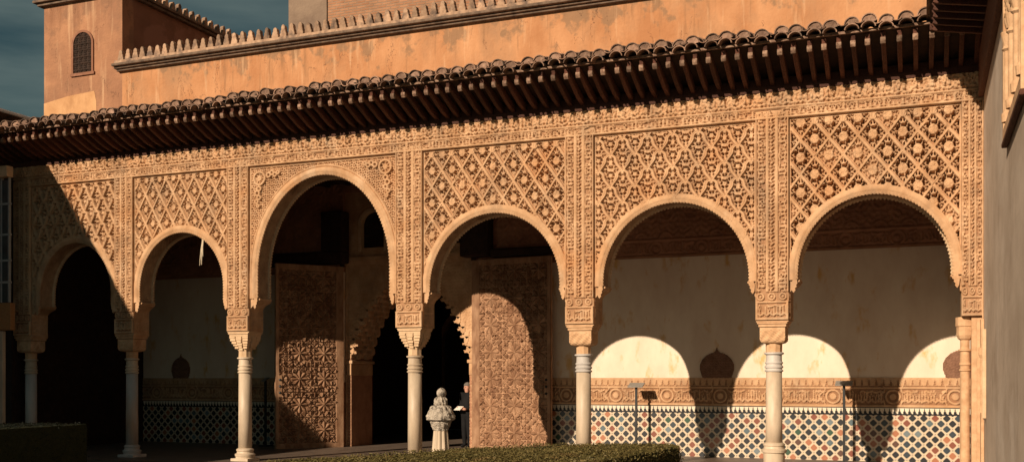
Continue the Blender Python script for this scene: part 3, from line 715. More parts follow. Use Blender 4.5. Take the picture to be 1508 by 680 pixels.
# ================================================================== GALLERY BEHIND THE ARCADE
bw = thing('gallery_back_wall', 'cream plastered back wall of the gallery with carved frieze above', 'wall', (0, YB, 0))
OX0, OX1 = -12.13, -8.88
def seg(n, m_, x0, x1, y0, y1, z0, z1, par=bw, **k):
    return MB().box(x0, x1, y0-YB if par is bw else y0, y1-YB if par is bw else y1, z0, z1).build(n, m_, par, **k)
XD = ax(205, YB)
seg('shade_toned_masonry', M['wood_dark'], XL, XD, YB-.03, YB+.35, .06, 5.98)  # darker wall end: shade of the left bays put into the colour
for (xa, xb) in ((XD, OX0), (OX1, XR)):
    seg('plaster_face', M['wall_cream'], xa, xb, YB, YB+.35, 1.5, 3.98)
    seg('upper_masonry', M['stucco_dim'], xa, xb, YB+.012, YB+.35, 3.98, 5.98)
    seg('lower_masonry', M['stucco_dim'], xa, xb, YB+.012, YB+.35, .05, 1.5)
    def uph(X, Z):
        v = Z-3.98
        c = arabesque(X, Z, .11, .4)*.6+.4*arabesque(X, Z, .05, .2)
        d = np.hypot(np.mod(X, .5)-.25, np.mod(Z-.1, .5)-.25); c = np.where(np.abs(d-.13) < .02, 1.2, c)
        h = .004+.022*c
        b_ = (v > .05) & (v < .33)
        dd = np.hypot(np.mod(X, .9)-.45, v-.19)
        s_ = script_band(X, (v-.06)/.26, .06, 3.)
        s_ = np.where(dd < .16, (np.abs(dd-.12) < .02)*1.+(dd < .05), s_)
        h = np.where(b_, .004+.022*s_, h)
        return np.where((v < .05) | ((v > .33) & (v < .38)), .035, h)
    relief('carved_upper_zone', M['stucco_dim'], bw, xa, xb, 3.98, 5.95, uph, .010, .016)
    def low(X, Z):        # inscription band and its crest
        v = Z-1.06
        dd = np.mod(X, 1.05)-.525
        s_ = .8*script_band(X, (v-.06)/.26, .050, 9.)+.3*arabesque(X, Z, .04, .3)
        ovals = np.abs(np.hypot(dd, (v-.19)))
        s_ = np.where(ovals < .16, (np.abs(ovals-.12) < .018)*1.+(ovals < .06)*.8, s_)
        s_ = np.where(np.abs(np.abs(dd)-.19-.05*np.cos((v-.19)*22)) < .012, 1.1, s_)
        h = -.012+.036*s_
        h = np.where((v < .045) | ((v > .33) & (v < .375)), .024, h)
        t_ = np.abs(np.mod(X, .125)/.125-.5)*2; vv = (v-.385)/.15
        cr = (vv > 0)
        mer = (t_ < (1-vv)*.62+.08*np.sin(vv*12))
        return np.where(cr, .010+.012*mer-.030*(mer & (t_ < (1-vv)*.46-.06) & (vv > .08)), h)
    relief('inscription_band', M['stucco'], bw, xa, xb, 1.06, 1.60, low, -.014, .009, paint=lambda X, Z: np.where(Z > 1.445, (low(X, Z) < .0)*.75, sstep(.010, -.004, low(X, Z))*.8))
    seg('tile_dado', M['zellij'], xa, xb, YB-.012, YB+.01, .06, .93)
    seg('dado_crest_ground', M['t_white'], xa, xb, YB-.014, YB+.01, .932, 1.045)
    seg('dado_crest_line', M['t_black'], xa, xb, YB-.020, YB+.01, 1.046, 1.060)
    m = MB(); x = xa+.03
    while x < xb-.05:
        m.prism([(0, .934), (.060, .934), (.060, .955), (.045, .955), (.045, .985), (.030, .985), (.030, 1.02), (.022, 1.044), (.014, 1.02), (.014, .985), (.0, .985), (-.0, .955)],
                lambda u, z, t, x=x: (x+u, -.0175+.003*t, z)); x += .085
    m.build('dado_crest', M['t_black'], bw)
    seg('dado_base_line', M['t_black'], xa, xb, YB-.016, YB+.01, .915, .940)
seg('lintel_masonry', M['stucco_dim'], OX0, OX1, YB, YB+.35, 5.75, 5.98)
# pointed medallions on the wall
for px, w_, lab in ((1056, .33, ''), (267, .27, ''), (1418, .33, '')):
    cx = ax(px, YB)
    def mh(X, Z, cx=cx):
        c = .5*arabesque(X-cx, Z, .05, .7)+.5*arabesque(X-cx, Z, .028, .2); return .016+.02*c
    def keep(X, Z, cx=cx, w_=w_):
        zc = 1.85; x = np.abs(X-cx)/w_; v = (Z-zc)
        r = np.where(v < -.05, .80+.20*np.sin(np.clip((v+.27)/.22, 0, 1)*PI/2), np.sqrt(np.clip(1-((v+.05)/.29)**2, 0, 1)))
        tip = (x < .42*np.clip((.34-v)/.17, 0, 1)**1.7) & (v > .12) & (v < .34)
        return ((x < r) & (v > -.26) & (v < .24)) | tip
    relief('wall_medallion', M['medal'], bw, cx-w_, cx+w_, 1.58, 2.25, mh, 0, .010, keep=keep)
    o = relief('medallion_rim', M['stucco_dim'], bw, cx-w_, cx+w_, 1.58, 2.25, lambda X, Z: 0*X+.008, 0, .02, keep=keep)
cei = MB().box(XL, XR, .0+T, 12.5, 5.985, 6.02)
for k in range(36): cei.box(XL+k*.52, XL+k*.52+.10, T, YB, 5.90, 5.983)
for k in range(7): cei.box(XL, XR, T+.2+k*.6, T+.28+k*.6, 5.92, 5.984)
tag(cei.build('gallery_ceiling', M['alfarje']), 'dark coffered timber ceiling over the gallery behind the arches', 'ceiling')
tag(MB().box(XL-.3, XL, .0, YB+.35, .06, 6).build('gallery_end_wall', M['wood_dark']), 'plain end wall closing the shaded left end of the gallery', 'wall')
# wall beyond the first pilaster, its shade put into a near-black colour
lm = thing('left_corner_wall', 'wall coloured near-black for the shade at the left end of the facade beside the timber stand', 'wall', (0, 0, 0))
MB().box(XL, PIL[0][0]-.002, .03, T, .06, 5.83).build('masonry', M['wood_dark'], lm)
MB().box(-17.22, -17.165, -.06, .03, .06, 5.6).build('edge_moulding', M['wood_dark'], lm, bevel=.01)

# ------------------------------------------------------------------ great portal
YPt = 4.52
pt = thing('inner_portal', 'carved stucco portal with stalactite arch and small arched windows behind the tallest arch', 'portal', (0, YPt, 0))
PX0, PX1, PA0, PA1 = OX0, OX1, -11.98, -9.06
pa_c = (PA0+PA1)/2; pa_r = (PA1-PA0)/2
ZS, ZA = 2.06, 3.88
def pin(X, Z):        # stepped stalactite intrados
    t_ = np.clip((Z-ZS)/(ZA-ZS), 0, 1); r = pa_r*np.power(np.clip(1-t_**1.5, 0, 1), .62)
    r = np.where(Z > ZS+.05, r-.07*(np.mod(Z*6.3, 1) > .5)-.05*(np.mod(Z*6.3+.2, 1) > .72), pa_r)
    return (np.abs(X-pa_c) < r) & (Z < ZA)
def ph(X, Z):
    c = .5*arabesque(X, Z, .07, .6)+.5*arabesque(X, Z, .035, .2)
    e = np.minimum(X-PX0, PX1-X); return np.where(Z > 4.28, .012+.012*c, np.where((e > .0) & (e < .05), .03, -.004+.022*c))
WC0, WP, WR, WZ = (ax(527, YPt)+ax(573, YPt))/2, .98, .31, 5.02
def wkeep(X, Z):
    k = ~pin(X, Z)
    for j in range(3):
        cx = WC0+j*WP; r_ = WR
        zc = WZ
        w_ = (np.abs(X-cx) < r_) & (Z > 4.50) & ((Z < zc) | (np.hypot(X-cx, Z-zc) < r_)); k = k & ~w_
    return k
relief('carved_face', M['stucco'], pt, PX0, PX1, .06, 5.98, ph, 0, .014, keep=wkeep)
MB().box(PX0, PX1, -.09, 0, 4.22, 4.30).box(PX0, PX1, -.05, 0, 4.14, 4.22).build('cornice', M['stucco'], pt)
def arch_frame(cx, ro, ri, z0, zc, y0, y1, nm, mt_, par):
    outer = [(-ro, z0)]+[(-ro*math.cos(PI*q/16), zc+ro*math.sin(PI*q/16)) for q in range(17)]+[(ro, z0)]
    inner = [(-ri, z0)]+[(-ri*math.cos(PI*q/16), zc+ri*math.sin(PI*q/16)) for q in range(17)]+[(ri, z0)]
    m_ = len(outer); vs = [(cx+a, y0, b) for a, b in outer]+[(cx+a, y0, b) for a, b in inner]+[(cx+a, y1, b) for a, b in outer]+[(cx+a, y1, b) for a, b in inner]
    fs = []
    for q in range(m_-1): fs += [(q, q+1, m_+q+1, m_+q), (q+1, q, 2*m_+q, 2*m_+q+1), (m_+q, m_+q+1, 3*m_+q+1, 3*m_+q)]
    return MB().add(vs, fs).build(nm, mt_, par)
for j in range(3):
    cx = WC0+j*WP
    arch_frame(cx, .46, .40, 4.42, WZ, -.03, .02, 'outer_window_frame', M['stucco'], pt)
    arch_frame(cx, .36, .29, 4.42, WZ, -.05, .10, 'window_frame', M['stucco_pale'], pt)
    relief('window_lattice', M['wood_dark'], pt, cx-.33, cx+.33, 4.46, 5.4, lambda X, Z: .02*arabesque(X, Z, .08, .4), .12, .02)
# pilasters with caps at the jamb; muqarnas depth
for xs in (PA0, PA1):
    s_ = -1 if xs == PA0 else 1
    a_, b_ = (PX0+.01, PA0) if s_ < 0 else (PA1, PX1-.01)
    MB().box(a_, b_, -.01, .95, .06, 1.66).box(a_, b_, -.015, .955, 2.0, 2.06).build('jamb', M['stucco_dim'], pt)
    MB().box(a_-.012*(s_ > 0), b_+.012*(s_ < 0), -.03, .96, 1.66, 1.92).box(a_-.05*(s_ > 0), b_+.05*(s_ < 0), -.05, .98, 1.92, 1.995).build('jamb_capital', M['stucco'], pt, bevel=.015)
for sgn in (-1, 1):
    mu = MB()
    for lay in range(5):
        for k in range(17):
            z = ZS+(ZA-ZS)*k/17; t_ = (z-ZS)/(ZA-ZS); r = pa_r*max(0, 1-t_**1.5)**.62-.02-.05*((k+lay) % 2)
            x = pa_c+sgn*(r+.06); wq = .10
            mu.prism([(-wq/2, .0), (0, -.05), (wq/2, 0), (wq/2, .11), (-wq/2, .11)], lambda u, v, t, x=x, z=z, lay=lay: (x+u, -.02+lay*.20+.18*t, z+v))
    mu.build('stalactite_intrados', M['stucco'], pt)
MB().box(PX0, PX1, .30, .95, ZA+.04, 4.44).box(PX0, PX1, .16, .95, 4.44, 5.70).build('masonry', M['stucco_dim'], pt)
PX0, PX1 = -13.5, -8.0
ves = MB().box(PX0-.3, PX0, YB+.36, 13, .06, 5.98).box(PX1, PX1+.3, YB+.36, 13, .06, 5.98).box(PX0-.3, PX1+.3, 12.6, 13, .06, 5.98)
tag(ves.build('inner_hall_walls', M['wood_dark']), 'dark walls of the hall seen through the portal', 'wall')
al = thing('inner_niche', 'dim arched niche in the hall beyond the portal above the person', 'niche', (0, 12.5, 0))
cxn = ax(690, 12.5)
MB().lathe([(1.0, 0), (1.0, .1)], 0, 0, 32).build('tmp', M['stucco_dim'])
bpy.data.objects.remove(bpy.data.objects['tmp'])
pts_o = [(-.95, .1)]+[(-.95*math.cos(PI*q/24), 2.6+1.1*math.sin(PI*q/24)) for q in range(25)]+[(.95, .1)]
pts_i = [(-.83, .1)]+[(-.83*math.cos(PI*q/24), 2.6+.97*math.sin(PI*q/24)) for q in range(25)]+[(.83, .1)]
m_ = len(pts_o); vs = [(cxn+a, -.1, b) for a, b in pts_o]+[(cxn+a, -.1, b) for a, b in pts_i]+[(cxn+a, .1, b) for a, b in pts_o]+[(cxn+a, .1, b) for a, b in pts_i]
fs = []
for q in range(m_-1): fs += [(q, q+1, m_+q+1, m_+q), (q+1, q, 2*m_+q, 2*m_+q+1), (m_+q, m_+q+1, 3*m_+q+1, 3*m_+q)]
MB().add(vs, fs).build('arch_frame', M['stucco_dim'], al)

# ------------------------------------------------------------------ carved door leaves
def door_h(W, H, flip):
    def f(X, Z):
        u = X; frame = (u < .17) | (Z < .12) | (Z > H-.12) | (u > W-.08)
        s = .56; x = u-.17; z = Z-.12
        lx = np.mod(x, s)-s/2; lz = np.mod(z, s)-s/2; th = np.arctan2(lz, lx); r = np.hypot(lx, lz)
        g = .115
        p, q = (x+z)/g*.7071, (x-z)/g*.7071; m, n = x/(g*1.2), z/(g*1.2)
        i_, j_, k_, l_ = np.floor(p), np.floor(q), np.floor(m), np.floor(n)
        sec = np.floor(th/(PI/4)+.5)
        star = r < .17+.03*np.cos(8*th)
        idn = np.where(star, sec*3.1+np.floor(x/s)*7+np.floor(z/s)*13, i_*3+j_*7+k_*11+l_*17)
        tx, tz = hsh(idn, 1.)-.5, hsh(idn, 2.)-.5
        h = .026+1.2*(tx*(np.mod(x, .1)-.05)+tz*(np.mod(z, .1)-.05))
        d = np.minimum(np.minimum(np.abs(p-np.round(p)), np.abs(q-np.round(q)))*g, np.minimum(np.abs(m-np.round(m)), np.abs(n-np.round(n)))*g*1.2)
        h = np.where((d < .007) & ~star, -.004, h)
        h = np.where(star, .034-.10*r+.014*np.cos(8*th), h)
        h = np.where(np.abs(r-.17-.03*np.cos(8*th)) < .012, -.004, h); h = np.where(r < .03, .045, h)
        if flip == 2: return np.where(frame, .25+.2*(u < .165), np.clip(.15+.75*hsh(idn, 5.)+.5*(d < .009)*(~star), 0, 1))
        return np.where(frame, .034, h)
    return f
def leaf(name_lab, hx, hy, fx, fy, H, group):
    W = math.hypot(fx-hx, fy-hy); ang = math.atan2(fy-hy, fx-hx)
    t_ = thing('door_leaf', name_lab, 'door', (hx, hy, .06), ang, group)
    s = 1
    # local x from hinge to free edge; carved side must face the court (-y world)
    face = -1 if math.cos(ang) > 0 else 1
    MB().box(0, W, -.035, .035, 0, H).build('panel', M['door'], t_)
    hfun = door_h(W, H, 0)
    nx, nz2 = int(W/.008), int(H/.008)
    X, Z = np.meshgrid(np.linspace(0, W, nx), np.linspace(0, H, nz2)); Hh = hfun(X, Z)
    grid_mesh('carving', np.stack([X, face*(.036+Hh), Z], -1), M['door'], t_, smooth=False, paint=door_h(W, H, 2)(X, Z))
    for k in range(3):
        z = 1.22+k*.14
        MB().add([(W-.09+.03*math.cos(a), face*.074, z+.03*math.sin(a)) for a in [2*PI*j/12 for j in range(12)]]+[(W-.09, face*.105, z)], [(j, (j+1) % 12, 12) for j in range(12)]).build('iron_stud', M['iron'], t_)
    MB().box(W-.135, W-.045, *sorted((face*.066, face*.072)), 1.13, 1.6).build('lock_plate', M['door'], t_)
    for z in (H, ):
        MB().tube([(0, 0, z), (0, 0, z+.12)], .05, 10).build('pivot', M['wood_dark'], t_)
    return t_
leaf('tall carved wooden door leaf, left of the dark doorway', OX0+.02, YB-.05, ax(405, 3.15), 3.15, 4.02, 'pair of carved wooden door leaves')
leaf('tall carved wooden door leaf, right of the dark doorway', OX1, YB-.10, ax(812, 4.1), 4.12, 4.02, 'pair of carved wooden door leaves')
# pivot beam carrying the leaves
tag(MB().box(-14.1, -11.95, YB-.34, YB-.012, 4.15, 4.42).box(-12.5, -11.95, YB-.34, YB-.012, 4.42, 5.3).build('door_pivot_beam', M['wood_dark'], bevel=.03), 'dark bracketed wooden beam over the left door leaf', 'beam')
tag(MB().box(-9.1, -8.45, YB-.34, YB-.012, 4.15, 5.95).box(-8.45, -7.0, YB-.26, YB-.012, 4.13, 4.30).build('door_pivot_beam', M['wood_dark'], bevel=.03), 'dark bracketed wooden beam over the right door leaf', 'beam')

# ================================================================== UPPER STOREY, TOWERS
YU = 4.6
uw = thing('upper_wall', 'sunlit orange plaster wall above the tiled eave with a row of merlons', 'wall', (0, YU, 0))
XT0, XT1 = ax(65, YU), ax(180, YU)
ZL = 9.27
MB().box(XT1, 4, 0, .5, 6.2, ZL).build('plaster_face', M['plaster'], uw)
MB().box(XT1-.14, 4, -.16, .0, ZL, ZL+.05).box(XT1-.14, 4, -.24, .2, ZL+.05, ZL+.12).box(XT1-.10, 4, -.10, .2, ZL-.05, ZL).build('ledge', M['ledge'], uw, bevel=.02)
MB().box(XT1-.10, 4, -.18, .2, ZL+.12, ZL+.20).build('merlon_course', M['merlon'], uw, bevel=.015)
mprof = [(-.088, 0), (.088, 0), (.09, .06), (.070, .10), (.072, .13), (.052, .165), (.056, .20), (.040, .245), (.014, .27), (-.014, .27), (-.040, .245), (-.056, .20), (-.052, .165), (-.072, .13), (-.070, .10), (-.09, .06)]
def merlons(parent, p0, p1, pitch, rz):
    p0 = Vector(p0); p1 = Vector(p1); n = int((p1-p0).length/pitch); src = None
    for k in range(n):
        p = p0.lerp(p1, (k+.5)/n)
        if src is None:
            src = o = MB().prism(mprof, lambda x, z, t: (x, -.06+.12*t, z)).build('merlon', M['merlon'], parent, bevel=.018)
        else:
            o = src.copy(); COL.objects.link(o); o.parent = parent
        o.location = p; o.rotation_euler = (random.uniform(-.03, .03), random.uniform(-.03, .03), rz+random.uniform(-.08, .08)); s = random.uniform(.92, 1.08); o.scale = (s, 1, random.uniform(.9, 1.1))
merlons(uw, (XT1-.05, -.08, ZL+.20), (ax(900, YU), -.08, ZL+.20), .225, 0)
tw = thing('left_tower', 'orange plaster tower block at the upper left with an arched latticed window', 'tower', (0, YU, 0))
ZTw = 11.17
MB().box(XT0, XT1, 0, .4, 7.75, ZTw).build('front_face', M['plaster_old'], tw)
MB().box(XT0, XT1, 0, .4, 5.5, 7.75).build('lower_front', M['plaster_patch'], tw)
MB().prism([(XT0-.001, at(65, 153, YU)[1]), (ax(100, YU), at(100, 142, YU)[1]), (ax(139, YU), at(139, 134, YU)[1]), (ax(142, YU), at(142, 150, YU)[1]), (ax(142, YU), 7.0), (XT0-.001, 7.0)], lambda x, z, t: (x, -.006+.02*t, z)).build('plaster_repair', M['plaster_patch'], tw)
MB().box(ax(143, YU), XT1, -.008, .0, 6.5, 7.76).build('plaster_strip', M['plaster'], tw)
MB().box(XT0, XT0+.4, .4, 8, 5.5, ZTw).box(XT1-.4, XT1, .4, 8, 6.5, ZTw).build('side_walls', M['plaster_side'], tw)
MB().box(XT0-.12, XT1+.02, -.12, .42, ZTw, ZTw+.07).box(XT0-.2, XT1+.02, -.2, .42, ZTw+.07, ZTw+.14).box(XT1-.42, XT1+.13, .42, 8, ZTw, ZTw+.07).box(XT1-.42, XT1+.2, .42, 8, ZTw+.07, ZTw+.14).build('coping', M['ledge'], tw, bevel=.015)
merlons(tw, (XT1+.06, .3, ZTw+.14), (XT1+.06, 7.5, ZTw+.14), .26, PI/2)
# window of the tower
wx0, wx1 = ax(108, YU), ax(137, YU); wc = (wx0+wx1)/2; wr = (wx1-wx0)/2
wz0 = at(120, 108, YU)[1]; wz1 = at(120, 47, YU)[1]; zs = wz1-wr
wf = MB()
o_ = [(-wr*1.10, wz0)]+[(-wr*1.10*math.cos(PI*q/16), zs+wr*1.10*math.sin(PI*q/16)) for q in range(17)]+[(wr*1.10, wz0)]
i_ = [(-wr*.92, wz0)]+[(-wr*.92*math.cos(PI*q/16), zs+wr*.92*math.sin(PI*q/16)) for q in range(17)]+[(wr*.92, wz0)]
m_ = len(o_); vs = [(wc+a, -.035, b) for a, b in o_]+[(wc+a, -.035, b) for a, b in i_]+[(wc+a, .01, b) for a, b in o_]+[(wc+a, .0, b) for a, b in i_]
fs = []
for q in range(m_-1): fs += [(q, q+1, m_+q+1, m_+q), (q+1, q, 2*m_+q, 2*m_+q+1), (m_+q, m_+q+1, 3*m_+q+1, 3*m_+q)]
wfr = wf.add(vs, fs).box(wc-wr*1.2, wc+wr*1.2, -.045, .0, wz0-.07, wz0+.002).build('window_frame', M['plaster_side'], tw)
def lat(X, Z):
    s = .15; lx = np.mod(X-wc, s)-s/2; lz = np.mod(Z-wz0, s*1.1)-s*.55; r = np.hypot(lx, lz); th = np.arctan2(lz, lx)
    return .022*((np.abs(r-.055-.012*np.cos(6*th)) < .012) | (np.minimum(np.abs(lx), np.abs(lz)) < .010) | (r < .02))
relief('window_lattice', M['wood_dark'], wfr, wc-wr*.93, wc+wr*.93, wz0, wz1, lat, -.006, .012, keep=lambda X, Z: (lat(X, Z) > .01) & ((Z < zs) | (np.hypot(X-wc, Z-zs) < wr*.93)))
relief('window_void', M['wood_dark'], wfr, wc-wr*.93, wc+wr*.93, wz0, wz1, lambda X, Z: 0*X, -.003, .03, keep=lambda X, Z: (Z < zs) | (np.hypot(X-wc, Z-zs) < wr*.93))
# brick tower behind
YT = 12.5
bt = thing('brick_tower', 'massive brick tower with a grey plastered corner behind the merlons', 'tower', (0, YT, 0))
bx0, bx1 = ax(425, YT), ax(481, YT)
MB().box(bx0, bx1, 0, 12, 6, 24).build('plastered_corner', mat('grey_corner_plaster', (.17, .12, .09), (.26, .19, .14), 1.5, .95, .5, 14, bdist=.03), bt)
MB().box(bx1, 2, .05, 12, 6, 24).build('brick_face', M['brick'], bt)

# ================================================================== RIGHT WING
rw = thing('right_wing_wall', 'grey limewashed wall of the wing at the right edge', 'wall', (XR, 0, 0))
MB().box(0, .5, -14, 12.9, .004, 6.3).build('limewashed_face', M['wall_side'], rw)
re_ = thing('right_wing_eave', 'dark timber soffit with close rafters in the upper right corner', 'eave', (XR, 0, 0))
for k in range(37):
    y = -1.0-k*.27
    pr = [(-.03, 6.06), (-.03, 6.14), (-.66, 6.30), (-.68, 6.26), (-.655, 6.22), (-.67, 6.19), (-.63, 6.17), (-.58, 6.16)]
    if k == 0: rr0 = o = MB().prism(pr, lambda x, z, t: (x, -.026+.052*t, z)).build('rafter', M['wood'], re_, bevel=.006)
    else: o = rr0.copy(); COL.objects.link(o); o.parent = re_
    o.location = (0, y, 0)
MB().prism([(-.01, 6.15), (-.70, 6.34), (-.70, 6.36), (-.01, 6.17)], lambda x, z, t: (x, -.95-10*t, z)).build('soffit_board', M['wood_dark'], re_)
MB().box(-.07, -.001, -11, -.10, 5.47, 6.05).build('wall_plate', M['wood'], re_, bevel=.01)
MB().prism([(-.74, 6.37), (.6, 6.62), (.6, 6.66), (-.74, 6.41)], lambda x, z, t: (x, .4-11*t, z)).build('roof_deck', M['tile'], re_)
# valley beam in the corner
MB().box(-.70, -.01, -.97, -.90, 6.20, 6.32).build('valley_beam', M['wood'], re_, bevel=.01)
# carved upper window of the wing
cw = thing('carved_window', 'carved sandstone coloured window surround high on the grey wing wall', 'window', (XR, 0, 0))
D0 = -4.5
y1_, y0_ = D0, D0-2.06
ZW0 = 3.9
MB().prism([(y1_, ZW0), (y1_, 5.42), (y1_-.10, 5.42), (y1_-.10, ZW0+.12), (y0_+.1, ZW0+.12), (y0_+.1, 5.42), (y0_, 5.42), (y0_, ZW0)], lambda y, z, t: (-.05*t, y, z)).build('surround', M['capital'], cw, bevel=.008)
MB().box(-.06, -.002, y0_-.01, y1_+.01, ZW0-.05, ZW0-.003).build('sill', M['wood'], cw, bevel=.01)
for k in range(4):
    yy = y1_-.35-k*.55
    MB().lathe([(.05, ZW0+.125), (.055, ZW0+.2), (.03, ZW0+.23), (.028, ZW0+.8), (.05, ZW0+.82), (.03, ZW0+.85), (.06, ZW0+.98)], -.03, yy, 12).build('colonnette', M['capital'], cw)
relief('carved_tympanum', M['capital'], cw, y0_+.1, y1_-.1, ZW0+.98, 5.42, lambda X, Z: .02*arabesque(X, Z, .1, .4)+.02*arabesque(X, Z, .2, .4), 0, .016,
       tf=lambda P: np.stack([P[..., 1]-.01, P[..., 0], P[..., 2]], -1))
MB().box(-.004, -.002, y0_+.1, y1_-.1, ZW0+.12, ZW0+.98).build('dark_void', M['wood_dark'], cw)
# low side niche by the corner
sn = thing('side_doorway', 'narrow carved niche with pale reveal beside the end pier', 'niche', (XR, 0, 0))
MB().box(-.03, -.001, -.62, -.25, 1.10, 2.15).build('carved_infill', M['capital'], sn, bevel=.008)
MB().box(-.05, -.001, -.68, -.62, 1.05, 2.24).build('pale_reveal', M['stucco_pale'], sn, bevel=.006)
MB().lathe([(.05, 1.12), (.03, 1.2), (.03, 1.85), (.055, 1.9), (.05, 2.0)], -.035, -.45, 10, .1, 5).build('colonnette', M['capital'], sn)
# the wall strip that returns below the corner pier
tag(MB().box(XR-.045, XR-.002, -.24, -.035, .06, 2.40).build('corner_pier', M['capital'], bevel=.01), 'narrow sunlit corner pier between end column and grey wall', 'pier')

# ================================================================== LEFT WING (mostly outside the frame; its roof shades the corner)
lw = thing('left_wing', 'dark tiled roof and pale gutter of the wing beyond the left corner', 'building', (-17.7, 0, 0))
MB().box(-.4, 0, -22, -.9, .004, 6.6).build('wall', M['plaster_old'], lw)
XG = -17.05+17.7; ZG = 6.95
MB().prism([(XG, ZG), (XG, ZG-.06), (-.1, ZG-.25), (-3.5, ZG+.55), (-3.5, ZG+.75)], lambda x, z, t: (x, -22+22.2*t, z)).build('roof', M['tile'], lw)
MB().tube([(XG+.03, -22, ZG-.05), (XG+.03, .25, ZG-.05)], .035, 8).build('gutter', M['gutter'], lw)

# timber and glass stand at the left edge
ks = thing('glazed_stand', 'glazed metal screen above a timber box on a pale post at the left edge', 'stand', (-16.9, -.45, 0))
Yk = -.45
kx0, kx1 = ax(-25, Yk)+16.9, ax(16, Yk)+16.9
zz = lambda py: at(8, py, Yk)[1]
MB().box(kx0, kx1+.05, -.06, .06, zz(486), zz(446)).build('timber_box', M['timber'], ks, bevel=.01)
MB().box(kx0, ax(6, Yk)+16.9, -.04, .04, .0, zz(487)).build('post', M['marble'], ks, bevel=.01)
MB().box(kx0, kx1-.03, -.01, .01, zz(445), zz(265)).build('glass_pane', M['glass'], ks)
fr = MB()
for px in (3, 14): x = ax(px, Yk)+16.9; fr.box(x-.014, x+.014, -.025, .025, zz(445), zz(262))
for py in (300, 345, 383, 415): fr.box(kx0, kx1, -.024, .024, zz(py+2), zz(py-1))
fr.build('mullions', M['metal'], ks)
MB().box(kx0, kx1+.02, -.12, .04, zz(262), zz(246)).build('top_board', M['stucco_pale'], ks, bevel=.01)

# ================================================================== SMALL THINGS
def signpost(px, Y, ztop, label, w_=.30):
    x = ax(px, Y)
    t_ = thing('sign_post', label, 'sign', (x, Y, .06), 0, 'information sign posts in the gallery')
    MB().box(-.022, .022, -.022, .022, 0, ztop-.06).build('post', M['iron'], t_, bevel=.004)
    MB().box(-.11, .11, -.11, .11, 0, .02).build('foot', M['iron'], t_)
    MB().prism([(-.10, -.03), (.10, .045), (.095, .065), (-.105, -.01)], lambda y, z, t: (-w_/2+w_*t, y, ztop-.06+z)).build('panel', M['signp'], t_, bevel=.004)
signpost(937, 3.9, 1.44, 'slim black sign post on the cream wall side just right of the block capital column')
signpost(1243, 3.9, 1.48, 'slim black sign post between the ringed base column and the grey wing')
signpost(391, 3.9, 1.55, 'slim black sign post beside the left door leaf', .1)
signpost(74, 1.6, 1.52, 'slim black sign post in the shaded left arch', .1)

# carved stone pedestal
YS = -1.6; xs_ = ax(649, YS)
ps = thing('stone_pedestal', 'grey carved stone capital and small bust on a fluted flaring foot', 'sculpture', (xs_, YS, .0))
MB().lathe([(.17, 0), (.165, .06), (.14, .25), (.12, .55), (.10, .80), (.115, .815)], 0, 0, 40, .09, 10).build('fluted_foot', M['marble'], ps)
def lump(prof, seed, amp, n=48, m=5):
    random.seed(seed); mb = MB(); vs = []; fs = []
    P = []
    for i in range(len(prof)-1):
        for k in range(m): t_ = k/m; P.append((prof[i][0]*(1-t_)+prof[i+1][0]*t_, prof[i][1]*(1-t_)+prof[i+1][1]*t_))
    P.append(prof[-1])
    for j, (r, z) in enumerate(P):
        for k in range(n):
            a_ = 2*PI*k/n; rr = r+(amp*(math.sin(6*a_+z*30)*math.sin(z*75)+.7*math.sin(12*a_+z*20))*min(1, r/.08) if 0 < j < len(P)-1 else 0)
            vs.append((rr*math.cos(a_), rr*math.sin(a_), z))
    for i in range(len(P)-1):
        for k in range(n): fs.append((i*n+k, i*n+(k+1) % n, (i+1)*n+(k+1) % n, (i+1)*n+k))
    fs.append(tuple(range(n))[::-1]); fs.append(tuple((len(P)-1)*n+k for k in range(n)))
    return mb.add(vs, fs)
lump([(.115, .80), (.135, .86), (.16, .92), (.15, .94)], 1, .008).build('lower_bowl', M['stone'], ps)
lump([(.15, .935), (.215, .96), (.22, 1.0), (.19, 1.06), (.17, 1.12), (.135, 1.165), (.09, 1.18)], 2, .011).build('carved_bell', M['stone'], ps)
lump([(.085, 1.175), (.10, 1.20), (.095, 1.26), (.075, 1.29), (.06, 1.30)], 3, .010).build('carved_knop', M['stone'], ps)
hd = MB()
for i in range(13):
    pass
hp = []
n1_, n2_ = 16, 12
vs = []; fs = []
for i in range(n2_+1):
    th = PI*i/n2_
    for k in range(n1_):
        a_ = 2*PI*k/n1_; r = .078*(1+.06*math.sin(3*a_)*math.sin(th))
        vs.append((.008+r*math.sin(th)*math.cos(a_)*.95, r*math.sin(th)*math.sin(a_), 1.36-r*1.05*math.cos(th)))
for i in range(n2_):
    for k in range(n1_): fs.append((i*n1_+k, i*n1_+(k+1) % n1_, (i+1)*n1_+(k+1) % n1_, (i+1)*n1_+k))
MB().add(vs, fs).build('marble_head', M['stone'], ps, smooth=True)
random.seed(11)

# rope tassel hanging in the second arch
YR = .1; xr_ = ax(299, YR)
z1 = at(299, 343, YR)[1]; z0 = at(299, 391, YR)[1]
rt = MB()
for k in range(7):
    a_ = random.uniform(-1, 1); b_ = random.uniform(-.4, .4); L_ = random.uniform(.6, 1)
    rt.tube([(xr_+.005*a_, YR, z1), (xr_+.02*a_, YR+.02*b_, z1-.25*(z1-z0)), (xr_+.035*a_-.02, YR+.03*b_, z1-.6*(z1-z0)*L_), (xr_+.06*a_-.03, YR+.03*b_, z1-(z1-z0)*L_)], [.008, .012, .012, .006], 6)
tag(rt.build('rope_tassel', M['rope']), 'frayed pale rope tassel hanging in the second arch', 'rope')

